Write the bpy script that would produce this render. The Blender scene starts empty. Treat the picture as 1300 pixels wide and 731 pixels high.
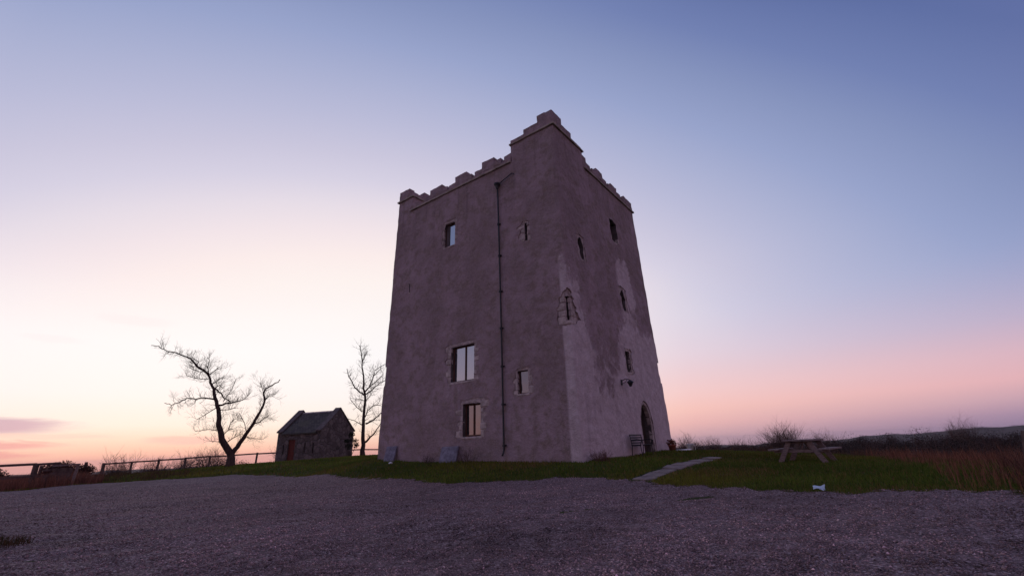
import bpy, bmesh, math, random
import numpy as np
from mathutils import Vector, Matrix, noise
random.seed(7); RNG = np.random.default_rng(11)
SC = bpy.context.scene
COL = SC.collection
R = math.radians

# ------------------------------------------------------------------ camera
CAM_Z = 0.574
pit, rol = R(19.46), R(-2.21)
fw = Vector((0, math.cos(pit), math.sin(pit))); up0 = Vector((0, -math.sin(pit), math.cos(pit))); x0 = Vector((1, 0, 0))
cx_ = x0*math.cos(rol) + up0*math.sin(rol); cu_ = up0*math.cos(rol) - x0*math.sin(rol)
cam_d = bpy.data.cameras.new('camera'); cam = bpy.data.objects.new('camera', cam_d); COL.objects.link(cam)
cam_d.sensor_width = 36.0; cam_d.lens = 15.69; cam_d.clip_start = .05; cam_d.clip_end = 20000
M = Matrix((( cx_.x, cu_.x, -fw.x, 0), (cx_.y, cu_.y, -fw.y, 0), (cx_.z, cu_.z, -fw.z, CAM_Z), (0, 0, 0, 1)))
cam.matrix_world = M
SC.camera = cam

# ------------------------------------------------------------------ sky, sun, exposure
SUN_AZ = R(-39.0); SUN_EL = R(1.2)
world = bpy.data.worlds.new('World'); SC.world = world; world.use_nodes = True
nt = world.node_tree; nt.nodes.clear()
def s2l(c):
    return tuple((v/255/12.92 if v/255 <= .04045 else ((v/255+.055)/1.055)**2.4) for v in c)
class NT:
    """tiny helper for node graphs"""
    def __init__(s, nt): s.nt = nt
    def n(s, t, **kw):
        q = s.nt.nodes.new(t)
        for k, v in kw.items(): setattr(q, k, v)
        return q
    def put(s, sock, v):
        if hasattr(v, 'is_output') or isinstance(v, bpy.types.NodeSocket): s.nt.links.new(v, sock)
        else: sock.default_value = v
    def m(s, op, a, b=None, c=None, clamp=False):
        q = s.n('ShaderNodeMath', operation=op, use_clamp=clamp)
        s.put(q.inputs[0], a)
        if b is not None: s.put(q.inputs[1], b)
        if c is not None: s.put(q.inputs[2], c)
        return q.outputs[0]
    def mr(s, v, a, b, c=0., d=1., smooth=True):
        q = s.n('ShaderNodeMapRange', interpolation_type='SMOOTHSTEP' if smooth else 'LINEAR')
        s.put(q.inputs[0], v)
        for i, w in enumerate((a, b, c, d)): q.inputs[1+i].default_value = w
        return q.outputs[0]
    def mix(s, f, a, b, bt='MIX'):
        q = s.n('ShaderNodeMix', data_type='RGBA', blend_type=bt)
        s.put(q.inputs[0], f)
        for i, v in ((6, a), (7, b)):
            if isinstance(v, (tuple, list)): v = tuple(v)+(1,) if len(v) == 3 else v
            s.put(q.inputs[i], v)
        return q.outputs[2]
    def ramp(s, v, stops, interp='LINEAR'):
        q = s.n('ShaderNodeValToRGB'); e = q.color_ramp; e.interpolation = interp
        while len(e.elements) < len(stops): e.elements.new(.5)
        for k, (p, c) in enumerate(stops):
            e.elements[k].position = p
            e.elements[k].color = (tuple(c)+(1,))[:4] if isinstance(c, (tuple, list)) else (c, c, c, 1)
        s.put(q.inputs[0], v); return q.outputs[0]
    def noise(s, vec, scale, detail=4, rough=.55, dist=0.):
        q = s.n('ShaderNodeTexNoise'); s.put(q.inputs['Vector'], vec)
        q.inputs['Scale'].default_value = scale; q.inputs['Detail'].default_value = detail
        q.inputs['Roughness'].default_value = rough; q.inputs['Distortion'].default_value = dist
        return q.outputs[0]
    def xyz(s, x, y, z):
        q = s.n('ShaderNodeCombineXYZ')
        for i, v in enumerate((x, y, z)): s.put(q.inputs[i], v)
        return q.outputs[0]
    def sep(s, v):
        q = s.n('ShaderNodeSeparateXYZ'); s.put(q.inputs[0], v); return q.outputs

def build_sky():
    g = NT(nt)
    d = g.sep(g.n('ShaderNodeTexCoord').outputs['Generated'])
    el = g.m('DEGREES', g.m('ARCSINE', d[2]))
    az = g.m('DEGREES', g.m('ARCTAN2', d[0], d[1]))
    rel = g.m('ABSOLUTE', g.m('SUBTRACT', az, math.degrees(SUN_AZ)))
    rel = g.m('MINIMUM', rel, g.m('SUBTRACT', 360., rel))
    t = g.m('DIVIDE', g.m('ADD', el, 5.), 95., clamp=True)
    P = lambda e: (e+5.)/95.
    def rp(lst): return g.ramp(t, [(P(e), s2l(c)) for e, c in lst])
    sun = rp([(-5,(225,150,150)),(0,(255,185,168)),(.8,(255,205,182)),(2,(255,226,206)),(3.2,(255,240,228)),(6,(255,246,243)),(11,(255,251,252)),(15,(255,248,250)),(18.5,(252,238,245)),(22,(240,224,239)),(25.5,(213,206,230)),(30,(180,181,216)),(36.5,(154,162,204)),(43,(138,150,194)),(55,(130,144,190)),(90,(124,138,184))])
    side = rp([(-5,(150,120,145)),(0,(205,165,172)),(1.6,(240,186,182)),(3.2,(251,200,190)),(5.2,(249,208,205)),(9.7,(233,211,222)),(14.3,(213,207,228)),(23.7,(168,178,216)),(33,(146,158,204)),(41,(136,149,194)),(50,(130,143,188)),(90,(124,138,184))])
    far = rp([(-5,(105,92,125)),(-.6,(132,114,148)),(.8,(154,132,162)),(2.2,(196,160,176)),(3.8,(226,176,184)),(6,(217,179,193)),(9,(193,176,201)),(15.3,(158,166,204)),(21.5,(131,148,194)),(27.5,(107,124,177)),(33,(101,116,168)),(50,(112,126,176)),(90,(124,138,184))])
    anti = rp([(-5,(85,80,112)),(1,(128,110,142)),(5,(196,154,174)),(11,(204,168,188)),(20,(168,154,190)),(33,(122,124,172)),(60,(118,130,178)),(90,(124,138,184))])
    c = g.mix(g.mr(rel, 18., 60., smooth=False), sun, side)
    c = g.mix(g.mr(rel, 56., 90., smooth=False), c, far)
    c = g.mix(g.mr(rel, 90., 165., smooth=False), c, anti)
    # above the horizon haze the colour follows the distance from the afterglow
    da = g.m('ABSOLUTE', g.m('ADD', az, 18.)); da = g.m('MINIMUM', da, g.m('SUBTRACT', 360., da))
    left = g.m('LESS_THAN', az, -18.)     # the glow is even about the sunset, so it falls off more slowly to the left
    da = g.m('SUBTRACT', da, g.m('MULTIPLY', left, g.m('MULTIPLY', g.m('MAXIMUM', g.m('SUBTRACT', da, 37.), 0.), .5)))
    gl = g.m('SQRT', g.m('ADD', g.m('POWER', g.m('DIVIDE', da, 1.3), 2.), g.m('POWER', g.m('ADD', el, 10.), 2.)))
    upper = g.ramp(g.m('DIVIDE', gl, 100., clamp=True), [(e/100, s2l(cc)) for e, cc in ((18,(255,252,249)),(26,(255,248,244)),(30,(254,243,239)),(33,(252,237,235)),(36,(243,229,233)),(39,(231,221,231)),(42,(215,209,227)),(45,(203,199,221)),(49,(187,188,216)),(53,(171,177,210)),(57,(153,164,203)),(62,(134,147,189)),(66,(114,129,178)),(71,(95,111,163)),(78,(90,104,160)))])
    upper = g.mix(g.mr(el, 46., 66.), upper, s2l((124,139,185)))
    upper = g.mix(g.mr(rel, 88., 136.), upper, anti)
    c = g.mix(g.mr(el, 5., 21.), c, upper)
    # low streaks of cloud in the evening sky
    v = g.xyz(g.m('MULTIPLY', az, .13), g.m('MULTIPLY', el, .9), 3.3)
    w = g.m('SUBTRACT', g.noise(v, 1.6, 5, .6, .4), .5)
    def streak(a0, e0, wa, we, soft=.5):
        x = g.m('DIVIDE', g.m('SUBTRACT', az, a0), wa); y = g.m('DIVIDE', g.m('SUBTRACT', g.m('ADD', el, g.m('MULTIPLY', w, .8)), e0), we)
        r = g.m('SQRT', g.m('ADD', g.m('POWER', g.m('ABSOLUTE', x), 2.), g.m('POWER', g.m('ABSOLUTE', y), 2.)))
        r = g.m('ADD', r, g.m('MULTIPLY', w, .9))
        return g.mr(r, 1.-soft, 1.+soft*.5, 1., 0.)
    for a0, e0, wa, we, col, op in ((-50.5, 3.1, 6.6, .8, (206,170,188), .85), (-49.5, 1.55, 5.2, .4, (240,170,168), .8), (-50.5, .75, 5.4, .35, (238,162,160), .7), (-58., 1.9, 7., .6, (225,172,180), .7), (-35.2, 1.75, 3.6, .42, (250,200,190), .75), (-41.5, 13., 3.2, .5, (252,236,236), .35), (-46.8, 10.6, 2.2, .35, (252,236,237), .3), (-46., 2.2, 6., .18, (252,214,200), .6)):
        c = g.mix(g.m('MULTIPLY', streak(a0, e0, wa, we), op), c, s2l(col))
    sky = g.n('ShaderNodeTexSky', sky_type='NISHITA', sun_disc=False)
    sky.sun_elevation = SUN_EL; sky.sun_rotation = SUN_AZ; sky.dust_density = 2.; sky.ozone_density = 2.
    b1 = g.n('ShaderNodeBackground'); g.put(b1.inputs[0], sky.outputs[0]); b1.inputs[1].default_value = .010
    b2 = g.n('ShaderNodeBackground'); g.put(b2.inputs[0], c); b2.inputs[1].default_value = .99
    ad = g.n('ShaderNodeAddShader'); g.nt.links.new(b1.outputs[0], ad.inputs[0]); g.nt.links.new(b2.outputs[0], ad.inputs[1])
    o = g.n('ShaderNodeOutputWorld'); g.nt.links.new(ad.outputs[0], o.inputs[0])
build_sky()
sd = bpy.data.lights.new('sun', 'SUN'); sd.energy = .35; sd.angle = R(6); sd.color = (1., .62, .45)
sun = bpy.data.objects.new('sun', sd); COL.objects.link(sun)
sv = Vector((math.sin(SUN_AZ)*math.cos(SUN_EL), math.cos(SUN_AZ)*math.cos(SUN_EL), math.sin(SUN_EL)))
sun.rotation_euler = sv.to_track_quat('Z', 'Y').to_euler()
SC.render.engine = 'CYCLES'
SC.view_settings.view_transform = 'Standard'; SC.view_settings.look = 'None'; SC.view_settings.gamma = 1.
SC.view_settings.exposure = 0.; SC.view_settings.use_curve_mapping = False
SC.cycles.max_bounces = 5; SC.cycles.diffuse_bounces = 3

# ------------------------------------------------------------------ helpers
def tag(o, label=None, cat=None, group=None, kind=None):
    for k, v in (('label', label), ('category', cat), ('group', group), ('kind', kind)):
        if v: o[k] = v
    return o
def empty(name, loc=(0,0,0), rz=0., parent=None):
    o = bpy.data.objects.new(name, None); COL.objects.link(o); o.location = loc; o.rotation_euler = (0,0,rz); o.parent = parent
    o.empty_display_size = .2
    return o
def link(name, me, mat=None, parent=None, smooth=False):
    if mat is not None and not me.materials: me.materials.append(mat)
    if smooth: me.polygons.foreach_set('use_smooth', np.ones(len(me.polygons), bool))
    o = bpy.data.objects.new(name, me); COL.objects.link(o); o.parent = parent
    return o
class MB:
    """collects geometry, then links it as one mesh object"""
    def __init__(s): s.v = []; s.f = []
    def add(s, v, f):
        k = len(s.v); s.v += [tuple(p) for p in v]; s.f += [tuple(k+i for i in q) for q in f]
    def box(s, lo, hi, rot=None, at=(0,0,0), jit=0.):
        x0,y0,z0 = lo; x1,y1,z1 = hi
        v = [Vector(p) for p in ((x0,y0,z0),(x1,y0,z0),(x1,y1,z0),(x0,y1,z0),(x0,y0,z1),(x1,y0,z1),(x1,y1,z1),(x0,y1,z1))]
        if jit: v = [p+Vector((random.uniform(-jit,jit),random.uniform(-jit,jit),random.uniform(-jit,jit))) for p in v]
        if rot is not None: v = [rot@p for p in v]
        at = Vector(at); s.add([p+at for p in v], [(0,3,2,1),(4,5,6,7),(0,1,5,4),(1,2,6,5),(2,3,7,6),(3,0,4,7)])
        return s
    def beam(s, a, b, w, h, up=(0,0,1), roll=0.):
        a = Vector(a); b = Vector(b); d = (b-a).normalized(); u = Vector(up)
        sdv = d.cross(u)
        if sdv.length < 1e-4: sdv = Vector((1,0,0))
        sdv.normalize(); u = sdv.cross(d)
        v = []
        for p in (a, b):
            for i, j in ((-1,-1),(1,-1),(1,1),(-1,1)): v.append(p+sdv*(i*w/2)+u*(j*h/2))
        s.add(v, [(0,1,2,3),(7,6,5,4),(0,4,5,1),(1,5,6,2),(2,6,7,3),(3,7,4,0)]); return s
    def tube(s, pts, rad, n=6, cap=True):
        pts = [Vector(p) for p in pts]; k0 = len(s.v); m = len(pts)
        if not isinstance(rad, (list, tuple)): rad = [rad]*m
        ref = Vector((.31,.52,.8))
        for i, p in enumerate(pts):
            d = (pts[min(i+1,m-1)]-pts[max(i-1,0)]).normalized()
            a = d.cross(ref)
            if a.length < .05: a = d.cross(Vector((1,0,0)))
            a.normalize(); b = d.cross(a)
            for j in range(n):
                t = 2*math.pi*j/n; s.v.append(tuple(p+(a*math.cos(t)+b*math.sin(t))*rad[i]))
        for i in range(m-1):
            for j in range(n): s.f.append((k0+i*n+j, k0+i*n+(j+1)%n, k0+(i+1)*n+(j+1)%n, k0+(i+1)*n+j))
        if cap:
            s.f.append(tuple(k0+j for j in range(n))[::-1]); s.f.append(tuple(k0+(m-1)*n+j for j in range(n)))
        return s
    def lathe(s, prof, n=16, at=(0,0,0)):
        k0 = len(s.v)
        for r, z in prof:
            for j in range(n):
                t = 2*math.pi*j/n; s.v.append((at[0]+r*math.cos(t), at[1]+r*math.sin(t), at[2]+z))
        for i in range(len(prof)-1):
            for j in range(n): s.f.append((k0+i*n+j, k0+i*n+(j+1)%n, k0+(i+1)*n+(j+1)%n, k0+(i+1)*n+j))
        return s
    def mesh(s, name):
        me = bpy.data.meshes.new(name); me.from_pydata(s.v, [], s.f); me.update(); return me
    def build(s, name, mat, parent=None, smooth=False, bevel=0., seg=1):
        me = s.mesh(name)
        if bevel:
            bm = bmesh.new(); bm.from_mesh(me); bmesh.ops.recalc_face_normals(bm, faces=bm.faces)
            bmesh.ops.bevel(bm, geom=bm.edges[:], offset=bevel, segments=seg, affect='EDGES', profile=.6); bm.to_mesh(me); bm.free()
        return link(name, me, mat, parent, smooth)
def np_mesh(name, V, F, cols=None):
    """V (n,3), F (m,k) of one polygon size, cols (n,3)"""
    me = bpy.data.meshes.new(name); n, m, k = len(V), len(F), F.shape[1]
    me.vertices.add(n); me.vertices.foreach_set('co', np.ascontiguousarray(V, np.float32).ravel())
    me.loops.add(m*k); me.loops.foreach_set('vertex_index', np.ascontiguousarray(F, np.int32).ravel())
    me.polygons.add(m); me.polygons.foreach_set('loop_start', np.arange(0, m*k, k, dtype=np.int32))
    if cols is not None:
        at = me.color_attributes.new('Col', 'FLOAT_COLOR', 'POINT')
        at.data.foreach_set('color', np.concatenate([cols, np.ones((n,1))], 1).astype(np.float32).ravel())
    me.update(calc_edges=True); return me
def in_poly(x, y, poly):
    ins = np.zeros(x.shape, bool); n = len(poly)
    for i in range(n):
        x1,y1 = poly[i]; x2,y2 = poly[(i+1)%n]
        c = ((y1 > y) != (y2 > y)) & (x < (x2-x1)*(y-y1)/((y2-y1) if y2 != y1 else 1e-9)+x1)
        ins ^= c
    return ins

# ------------------------------------------------------------------ materials
def mat(name, fn, rough=.9, spec=.2):
    m = bpy.data.materials.new(name); m.use_nodes = True; m.node_tree.nodes.clear()
    g = NT(m.node_tree); b = g.n('ShaderNodeBsdfPrincipled'); o = g.n('ShaderNodeOutputMaterial')
    g.nt.links.new(b.outputs[0], o.inputs[0]); b.inputs['Roughness'].default_value = rough; b.inputs['Specular IOR Level'].default_value = spec
    g.bsdf = b; g.oc = g.n('ShaderNodeTexCoord').outputs['Object']
    fn(g, b); return m
def bump(g, b, h, strength=.5, dist=.02):
    q = g.n('ShaderNodeBump'); q.inputs['Strength'].default_value = strength; q.inputs['Distance'].default_value = dist
    g.put(q.inputs['Height'], h); g.nt.links.new(q.outputs[0], b.inputs['Normal'])
def simple(name, c1, c2, scale=3., rough=.85, bmp=.3, bd=.01, bscale=20., spec=.2, stretch=None, lo=.3, hi=.7):
    def fn(g, b):
        v = g.oc
        if stretch:
            q = g.n('ShaderNodeMapping'); g.put(q.inputs[0], v); q.inputs['Scale'].default_value = stretch; v = q.outputs[0]
        g.put(b.inputs['Base Color'], g.mix(g.mr(g.noise(v, scale, 6, .62), lo, hi), c1, c2))
        if bmp: bump(g, b, g.noise(v, bscale, 4, .6), bmp, bd)
    return mat(name, fn, rough, spec)
def attr_mat(name, rough=.85, spec=.15, transl=0.):
    def fn(g, b):
        a = g.n('ShaderNodeVertexColor', layer_name='Col'); g.put(b.inputs['Base Color'], a.outputs[0])
    return mat(name, fn, rough, spec)
MAT = {}
def render_mat(g, b):
    p = g.sep(g.oc)                      # x: along the door side, y: along the window side, z: height
    n1 = g.noise(g.oc, .45, 6, .62, .3); n2 = g.noise(g.oc, 2.2, 6, .65); n3 = g.noise(g.oc, 14., 5, .6)
    base = g.mix(g.mr(n1, .36, .64), (.285,.200,.196), (.395,.275,.285))
    base = g.mix(g.m('MULTIPLY', g.mr(n2, .44, .66), .85), base, (.240,.172,.142))
    base = g.mix(g.m('MULTIPLY', g.mr(g.noise(g.oc, 5.5, 5, .7), .52, .74), .6), base, (.40,.295,.30))
    # limewash that has dried pale on the door side, ragged and blotchy
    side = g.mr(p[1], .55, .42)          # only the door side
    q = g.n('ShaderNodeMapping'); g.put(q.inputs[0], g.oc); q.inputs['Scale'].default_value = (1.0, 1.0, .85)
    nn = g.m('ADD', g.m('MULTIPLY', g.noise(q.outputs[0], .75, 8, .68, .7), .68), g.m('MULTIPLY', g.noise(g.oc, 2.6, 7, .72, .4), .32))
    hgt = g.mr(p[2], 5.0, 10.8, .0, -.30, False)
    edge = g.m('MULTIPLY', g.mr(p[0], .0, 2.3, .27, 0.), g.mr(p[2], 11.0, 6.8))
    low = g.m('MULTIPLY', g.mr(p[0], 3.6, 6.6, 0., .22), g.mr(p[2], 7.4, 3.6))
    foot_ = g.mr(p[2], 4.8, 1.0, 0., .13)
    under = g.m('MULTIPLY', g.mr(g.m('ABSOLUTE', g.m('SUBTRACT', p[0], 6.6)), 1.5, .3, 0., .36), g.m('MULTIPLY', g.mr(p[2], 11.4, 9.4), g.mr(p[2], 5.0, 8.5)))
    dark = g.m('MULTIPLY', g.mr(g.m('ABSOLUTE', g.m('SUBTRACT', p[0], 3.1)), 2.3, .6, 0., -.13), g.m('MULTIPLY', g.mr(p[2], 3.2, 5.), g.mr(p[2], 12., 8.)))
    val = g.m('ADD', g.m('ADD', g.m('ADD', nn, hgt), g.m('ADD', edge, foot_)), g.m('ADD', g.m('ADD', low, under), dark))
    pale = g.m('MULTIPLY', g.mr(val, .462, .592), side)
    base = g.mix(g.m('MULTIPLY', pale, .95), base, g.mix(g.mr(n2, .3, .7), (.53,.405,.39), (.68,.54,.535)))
    # dark damp runs hanging from the wall head and fading downwards
    q3 = g.n('ShaderNodeMapping'); g.put(q3.inputs[0], g.oc); q3.inputs['Scale'].default_value = (2.6, 2.6, .12)
    drip = g.m('MULTIPLY', g.mr(g.noise(q3.outputs[0], 1.2, 6, .65), .48, .70), g.mr(p[2], 9.5, 14.2))
    base = g.mix(g.m('MULTIPLY', drip, .55), base, (.165,.118,.112))
    # thin damp runs on the window side
    qq = g.n('ShaderNodeMapping'); g.put(qq.inputs[0], g.oc); qq.inputs['Scale'].default_value = (1.6, 1.6, .2)
    runs = g.mr(g.noise(qq.outputs[0], 1.5, 5, .6), .52, .74)
    base = g.mix(g.m('MULTIPLY', runs, .25), base, (.21,.15,.14))
    base = g.mix(g.m('MULTIPLY', g.mr(n3, .35, .75), .34), base, (.42,.31,.30))
    g.put(b.inputs['Base Color'], base)
    h = g.m('ADD', g.m('MULTIPLY', g.noise(g.oc, 3.6, 7, .68), .8), g.m('MULTIPLY', g.noise(g.oc, 24., 3, .6), .2))
    vo = g.n('ShaderNodeTexVoronoi', feature='SMOOTH_F1'); g.put(vo.inputs['Vector'], g.oc); vo.inputs['Scale'].default_value = 1.9; vo.inputs['Smoothness'].default_value = .6
    h = g.m('ADD', h, g.m('MULTIPLY', vo.outputs['Distance'], -.35))
    bump(g, b, h, 1., .15)
MAT['render'] = mat('lime_render', render_mat, .95, .1)
MAT['mortar'] = simple('old_mortar', (.24,.175,.16), (.50,.385,.36), 6., bmp=.9, bd=.03, bscale=11.)
MAT['stone'] = simple('grey_stone', (.26,.195,.17), (.56,.44,.395), 4., bmp=.7, bd=.02, bscale=14., lo=.28, hi=.72)
MAT['coping'] = simple('string_stone', (.22,.17,.13), (.45,.37,.30), 2.5, bmp=.7, bd=.02, bscale=12.)
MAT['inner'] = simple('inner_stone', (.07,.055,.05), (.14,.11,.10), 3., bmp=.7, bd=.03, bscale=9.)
MAT['iron'] = simple('black_iron', (.012,.011,.012), (.03,.026,.026), 8., rough=.55, bmp=.2, bd=.003, bscale=60, spec=.4)
MAT['oak'] = simple('oak_frame', (.07,.030,.020), (.13,.055,.035), 6., rough=.7, bmp=.3, bd=.004, bscale=30, stretch=(3,3,.4))
MAT['door'] = simple('door_oak', (.035,.022,.018), (.075,.045,.035), 5., rough=.75, bmp=.4, bd=.006, bscale=22, stretch=(4,4,.3))
def glass_fn(g, b):
    b.inputs['Base Color'].default_value = (.34,.33,.36,1); b.inputs['Metallic'].default_value = .9
    bump(g, b, g.noise(g.oc, 1.6, 2, .5), .12, .02)
MAT['glass'] = mat('coated_glass', glass_fn, .04, .5)
def glass2(g, b):
    b.inputs['Base Color'].default_value = (.45,.45,.48,1); b.inputs['Metallic'].default_value = .95
def glass3(g, b):
    b.inputs['Base Color'].default_value = (.17,.155,.17,1); b.inputs['Metallic'].default_value = .9
    bump(g, b, g.noise(g.oc, 2.2, 3, .5), .25, .02)
MAT['dim_glass'] = mat('dim_glass', glass3, .06, .5)
MAT['bright_glass'] = mat('mirror_glass', glass2, .03, .5)
MAT['dark_stone'] = simple('dark_coping', (.085,.062,.056), (.16,.12,.11), 4., bmp=.7, bd=.02, bscale=14.)
MAT['slate_slab'] = simple('slate_slab', (.13,.115,.14), (.26,.235,.275), 5., bmp=.5, bd=.01, bscale=18.)
MAT['flag'] = simple('flagstone', (.15,.108,.095), (.29,.215,.185), 3., bmp=.6, bd=.015, bscale=12.)
MAT['wood_grey'] = simple('weathered_wood', (.14,.092,.080), (.30,.215,.19), 7., bmp=.4, bd=.005, bscale=30, stretch=(1.,6.,6.))
MAT['fence'] = simple('fence_wood', (.075,.045,.038), (.15,.10,.085), 6., bmp=.4, bd=.01, bscale=20)
MAT['bark'] = simple('bark', (.040,.024,.020), (.10,.062,.05), 5., bmp=.8, bd=.03, bscale=16, stretch=(2,2,.5))
MAT['twig'] = simple('twig', (.075,.040,.034), (.14,.085,.07), 3., bmp=0)
MAT['redtwig'] = simple('red_twig', (.11,.045,.035), (.17,.075,.055), 3., bmp=0)
MAT['white'] = simple('white_paint', (.66,.64,.62), (.82,.80,.78), 4., rough=.6, bmp=.1, bd=.003)
MAT['terracotta'] = simple('terracotta', (.22,.065,.04), (.34,.11,.07), 5., bmp=.3, bd=.004)
MAT['paper'] = simple('pale_plastic', (.36,.42,.48), (.56,.61,.65), 3., rough=.4, bmp=.2, bd=.003, spec=.4)
MAT['plant'] = attr_mat('plant_blades'); MAT['leaf'] = attr_mat('leaf_cards', .7); MAT['pebble'] = attr_mat('pebbles', .85, .25)
def rubble(g, b):
    v = g.n('ShaderNodeTexVoronoi', feature='DISTANCE_TO_EDGE'); g.put(v.inputs['Vector'], g.oc); v.inputs['Scale'].default_value = 2.6
    w = g.n('ShaderNodeTexVoronoi'); g.put(w.inputs['Vector'], g.oc); w.inputs['Scale'].default_value = 2.6
    c = g.mix(g.sep(w.outputs['Color'])[0], (.11,.082,.074), (.215,.162,.145))
    c = g.mix(g.mr(g.noise(g.oc, 1.1, 5, .6), .5, .75), c, (.23,.18,.16))
    c = g.mix(g.mr(v.outputs[0], .06, .0), c, (.075,.062,.055)); g.put(b.inputs['Base Color'], c)
    bump(g, b, g.m('ADD', g.mr(v.outputs[0], 0., .12), g.m('MULTIPLY', g.noise(g.oc, 14., 4), .3)), .8, .05)
MAT['rubble'] = mat('rubble_stone', rubble, .95, .1)
def slates(g, b):
    q = g.n('ShaderNodeTexBrick'); g.put(q.inputs['Vector'], g.n('ShaderNodeTexCoord').outputs['UV'])
    q.inputs['Scale'].default_value = 1.; q.inputs['Brick Width'].default_value = .3; q.inputs['Row Height'].default_value = .2; q.inputs['Mortar Size'].default_value = .012
    q.inputs['Color1'].default_value = (.080,.066,.058,1); q.inputs['Color2'].default_value = (.135,.112,.098,1); q.inputs['Mortar'].default_value = (.025,.025,.025,1)
    c = g.mix(g.mr(g.noise(g.oc, .9, 6, .65), .45, .7), q.outputs[0], (.11,.098,.07))
    g.put(b.inputs['Base Color'], c); bump(g, b, q.outputs[1], .6, -.02)
MAT['slates'] = mat('roof_slates', slates, .95, .05)
def ground_fn(g, b):
    p = g.sep(g.oc); r = g.m('SQRT', g.m('ADD', g.m('MULTIPLY', p[0], p[0]), g.m('MULTIPLY', p[1], p[1])))
    n1 = g.noise(g.oc, .5, 7, .65); n2 = g.noise(g.oc, .012, 5, .6, .5); n3 = g.noise(g.oc, 6., 5, .7)
    near = g.mix(g.mr(n1, .35, .7), (.036,.044,.010), (.066,.072,.018))
    near = g.mix(g.m('MULTIPLY', g.mr(n3, .5, .8), .7), near, (.075,.058,.028))
    w = g.n('ShaderNodeTexVoronoi'); g.put(w.inputs['Vector'], g.oc); w.inputs['Scale'].default_value = .0065
    fields = g.ramp(g.sep(w.outputs['Color'])[0], [(0,(.040,.033,.024)),(.35,(.052,.034,.029)),(.6,(.035,.032,.020)),(.85,(.060,.042,.034)),(1,(.036,.028,.025))], 'CONSTANT')
    far = g.mix(g.mr(n2, .42, .6), fields, (.040,.030,.026))
    g.put(b.inputs['Base Color'], g.mix(g.mr(r, 45., 90.), near, far))
    bump(g, b, g.m('ADD', n3, g.noise(g.oc, 24., 4, .7)), .8, .05)
MAT['ground'] = mat('turf', ground_fn, .95, .1)
def gravel_fn(g, b):
    v = g.n('ShaderNodeTexVoronoi'); g.put(v.inputs['Vector'], g.oc); v.inputs['Scale'].default_value = 46.
    v2 = g.n('ShaderNodeTexVoronoi'); g.put(v2.inputs['Vector'], g.oc); v2.inputs['Scale'].default_value = 13.
    c = g.ramp(g.sep(v.outputs['Color'])[0], [(0,(.060,.036,.036)),(.35,(.135,.084,.086)),(.8,(.27,.168,.165)),(1,(.50,.36,.34))])
    c = g.mix(g.m('MULTIPLY', g.mr(g.noise(g.oc, .35, 7, .68, .6), .46, .68), .62), c, (.115,.070,.068))
    c = g.mix(g.m('MULTIPLY', g.mr(g.noise(g.oc, 1.6, 5, .7), .5, .8), .45), c, (.13,.08,.056))
    g.put(b.inputs['Base Color'], c)
    h = g.m('ADD', g.m('MULTIPLY', v.outputs['Distance'], .6), g.m('ADD', g.m('MULTIPLY', v2.outputs['Distance'], .5), g.noise(g.oc, 2.2, 6, .7)))
    bump(g, b, h, .9, .035)
MAT['gravel'] = mat('gravel', gravel_fn, .9, .2)

# ------------------------------------------------------------------ ground sheet
# ground control points (x, y, height above the tower's foot)
CP = np.array([
(0,0,-.60),(0,4.7,-.57),(5,3,-.52),(-8,5,-.58),(-8,13,-.56),(-15,15,-.56),(-21,21,-.50),(-23,26,-.50),(-20,28,-.44),(-15,26.5,-.40),(-10.4,24,-.40),
(-6.7,20.4,-.44),(-2.9,16.3,-.46),(-3,10,-.53),(1,15.3,-.44),(3.6,13.2,-.44),(4.3,11,-.47),(7.4,8.3,-.44),(2,9,-.52),
(2.35,17.3,-.10),(-2.5,20.9,.0),(-7.6,24.6,.12),(8.5,25.4,0),(6.6,22.3,.02),(4,20,-.04),(-2,26,.05),(2,28,.0),
(-14,34,.16),(-20.6,34,-.09),(-31.5,36,-.45),(-21.8,42,-.05),(-17,40,.08),(-22,43,-.1),(-14.4,44,.25),(-10,38,.2),(-27,32,-.4),
(9.87,16.5,-.33),(8.1,20,-.2),(14,25,-.32),(14.4,18,-.43),(12,30,-.38),(9,9,-.36),(12,5,-.4),(-12,-6,-.62),(8,-8,-.6),(-28,10,-.55),(18,10,-.6),
(28,36,-1.9),(20,46,-1.8),(30,22,-2.2),(36,6,-2.4),(8,44,-1.2),(-4,54,-1.0),(-24,56,-1.1),(-42,48,-1.5),(-46,28,-1.6),(-46,4,-1.7),(0,-40,-2.),(36,-30,-2.4),(-36,-30,-2.)],float)
def _k(d2): return np.sqrt(d2+4.0)
_D=((CP[:,None,:2]-CP[None,:,:2])**2).sum(-1)
_A=np.block([[-_k(_D)+np.eye(len(CP))*.02,np.ones((len(CP),1)),CP[:,:2]],[np.ones((1,len(CP))),np.zeros((1,3))],[CP[:,:2].T,np.zeros((2,3))]])
_W=np.linalg.solve(_A,np.concatenate([CP[:,2],np.zeros(3)]))
_W0=_W[:len(CP)]
def near_h(x,y):
    x=np.asarray(x,float);y=np.asarray(y,float)
    xc=np.clip(x,-60,60);yc=np.clip(y,-50,70)
    out=np.full(xc.shape,_W[-3])+_W[-2]*xc+_W[-1]*yc
    for (cx,cy,_),w in zip(CP,_W0): out=out-w*np.sqrt((xc-cx)**2+(yc-cy)**2+4.0)
    return out
def sstep(a,b,x):
    t=np.clip((x-a)/(b-a),0,1);return t*t*(3-2*t)
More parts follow.
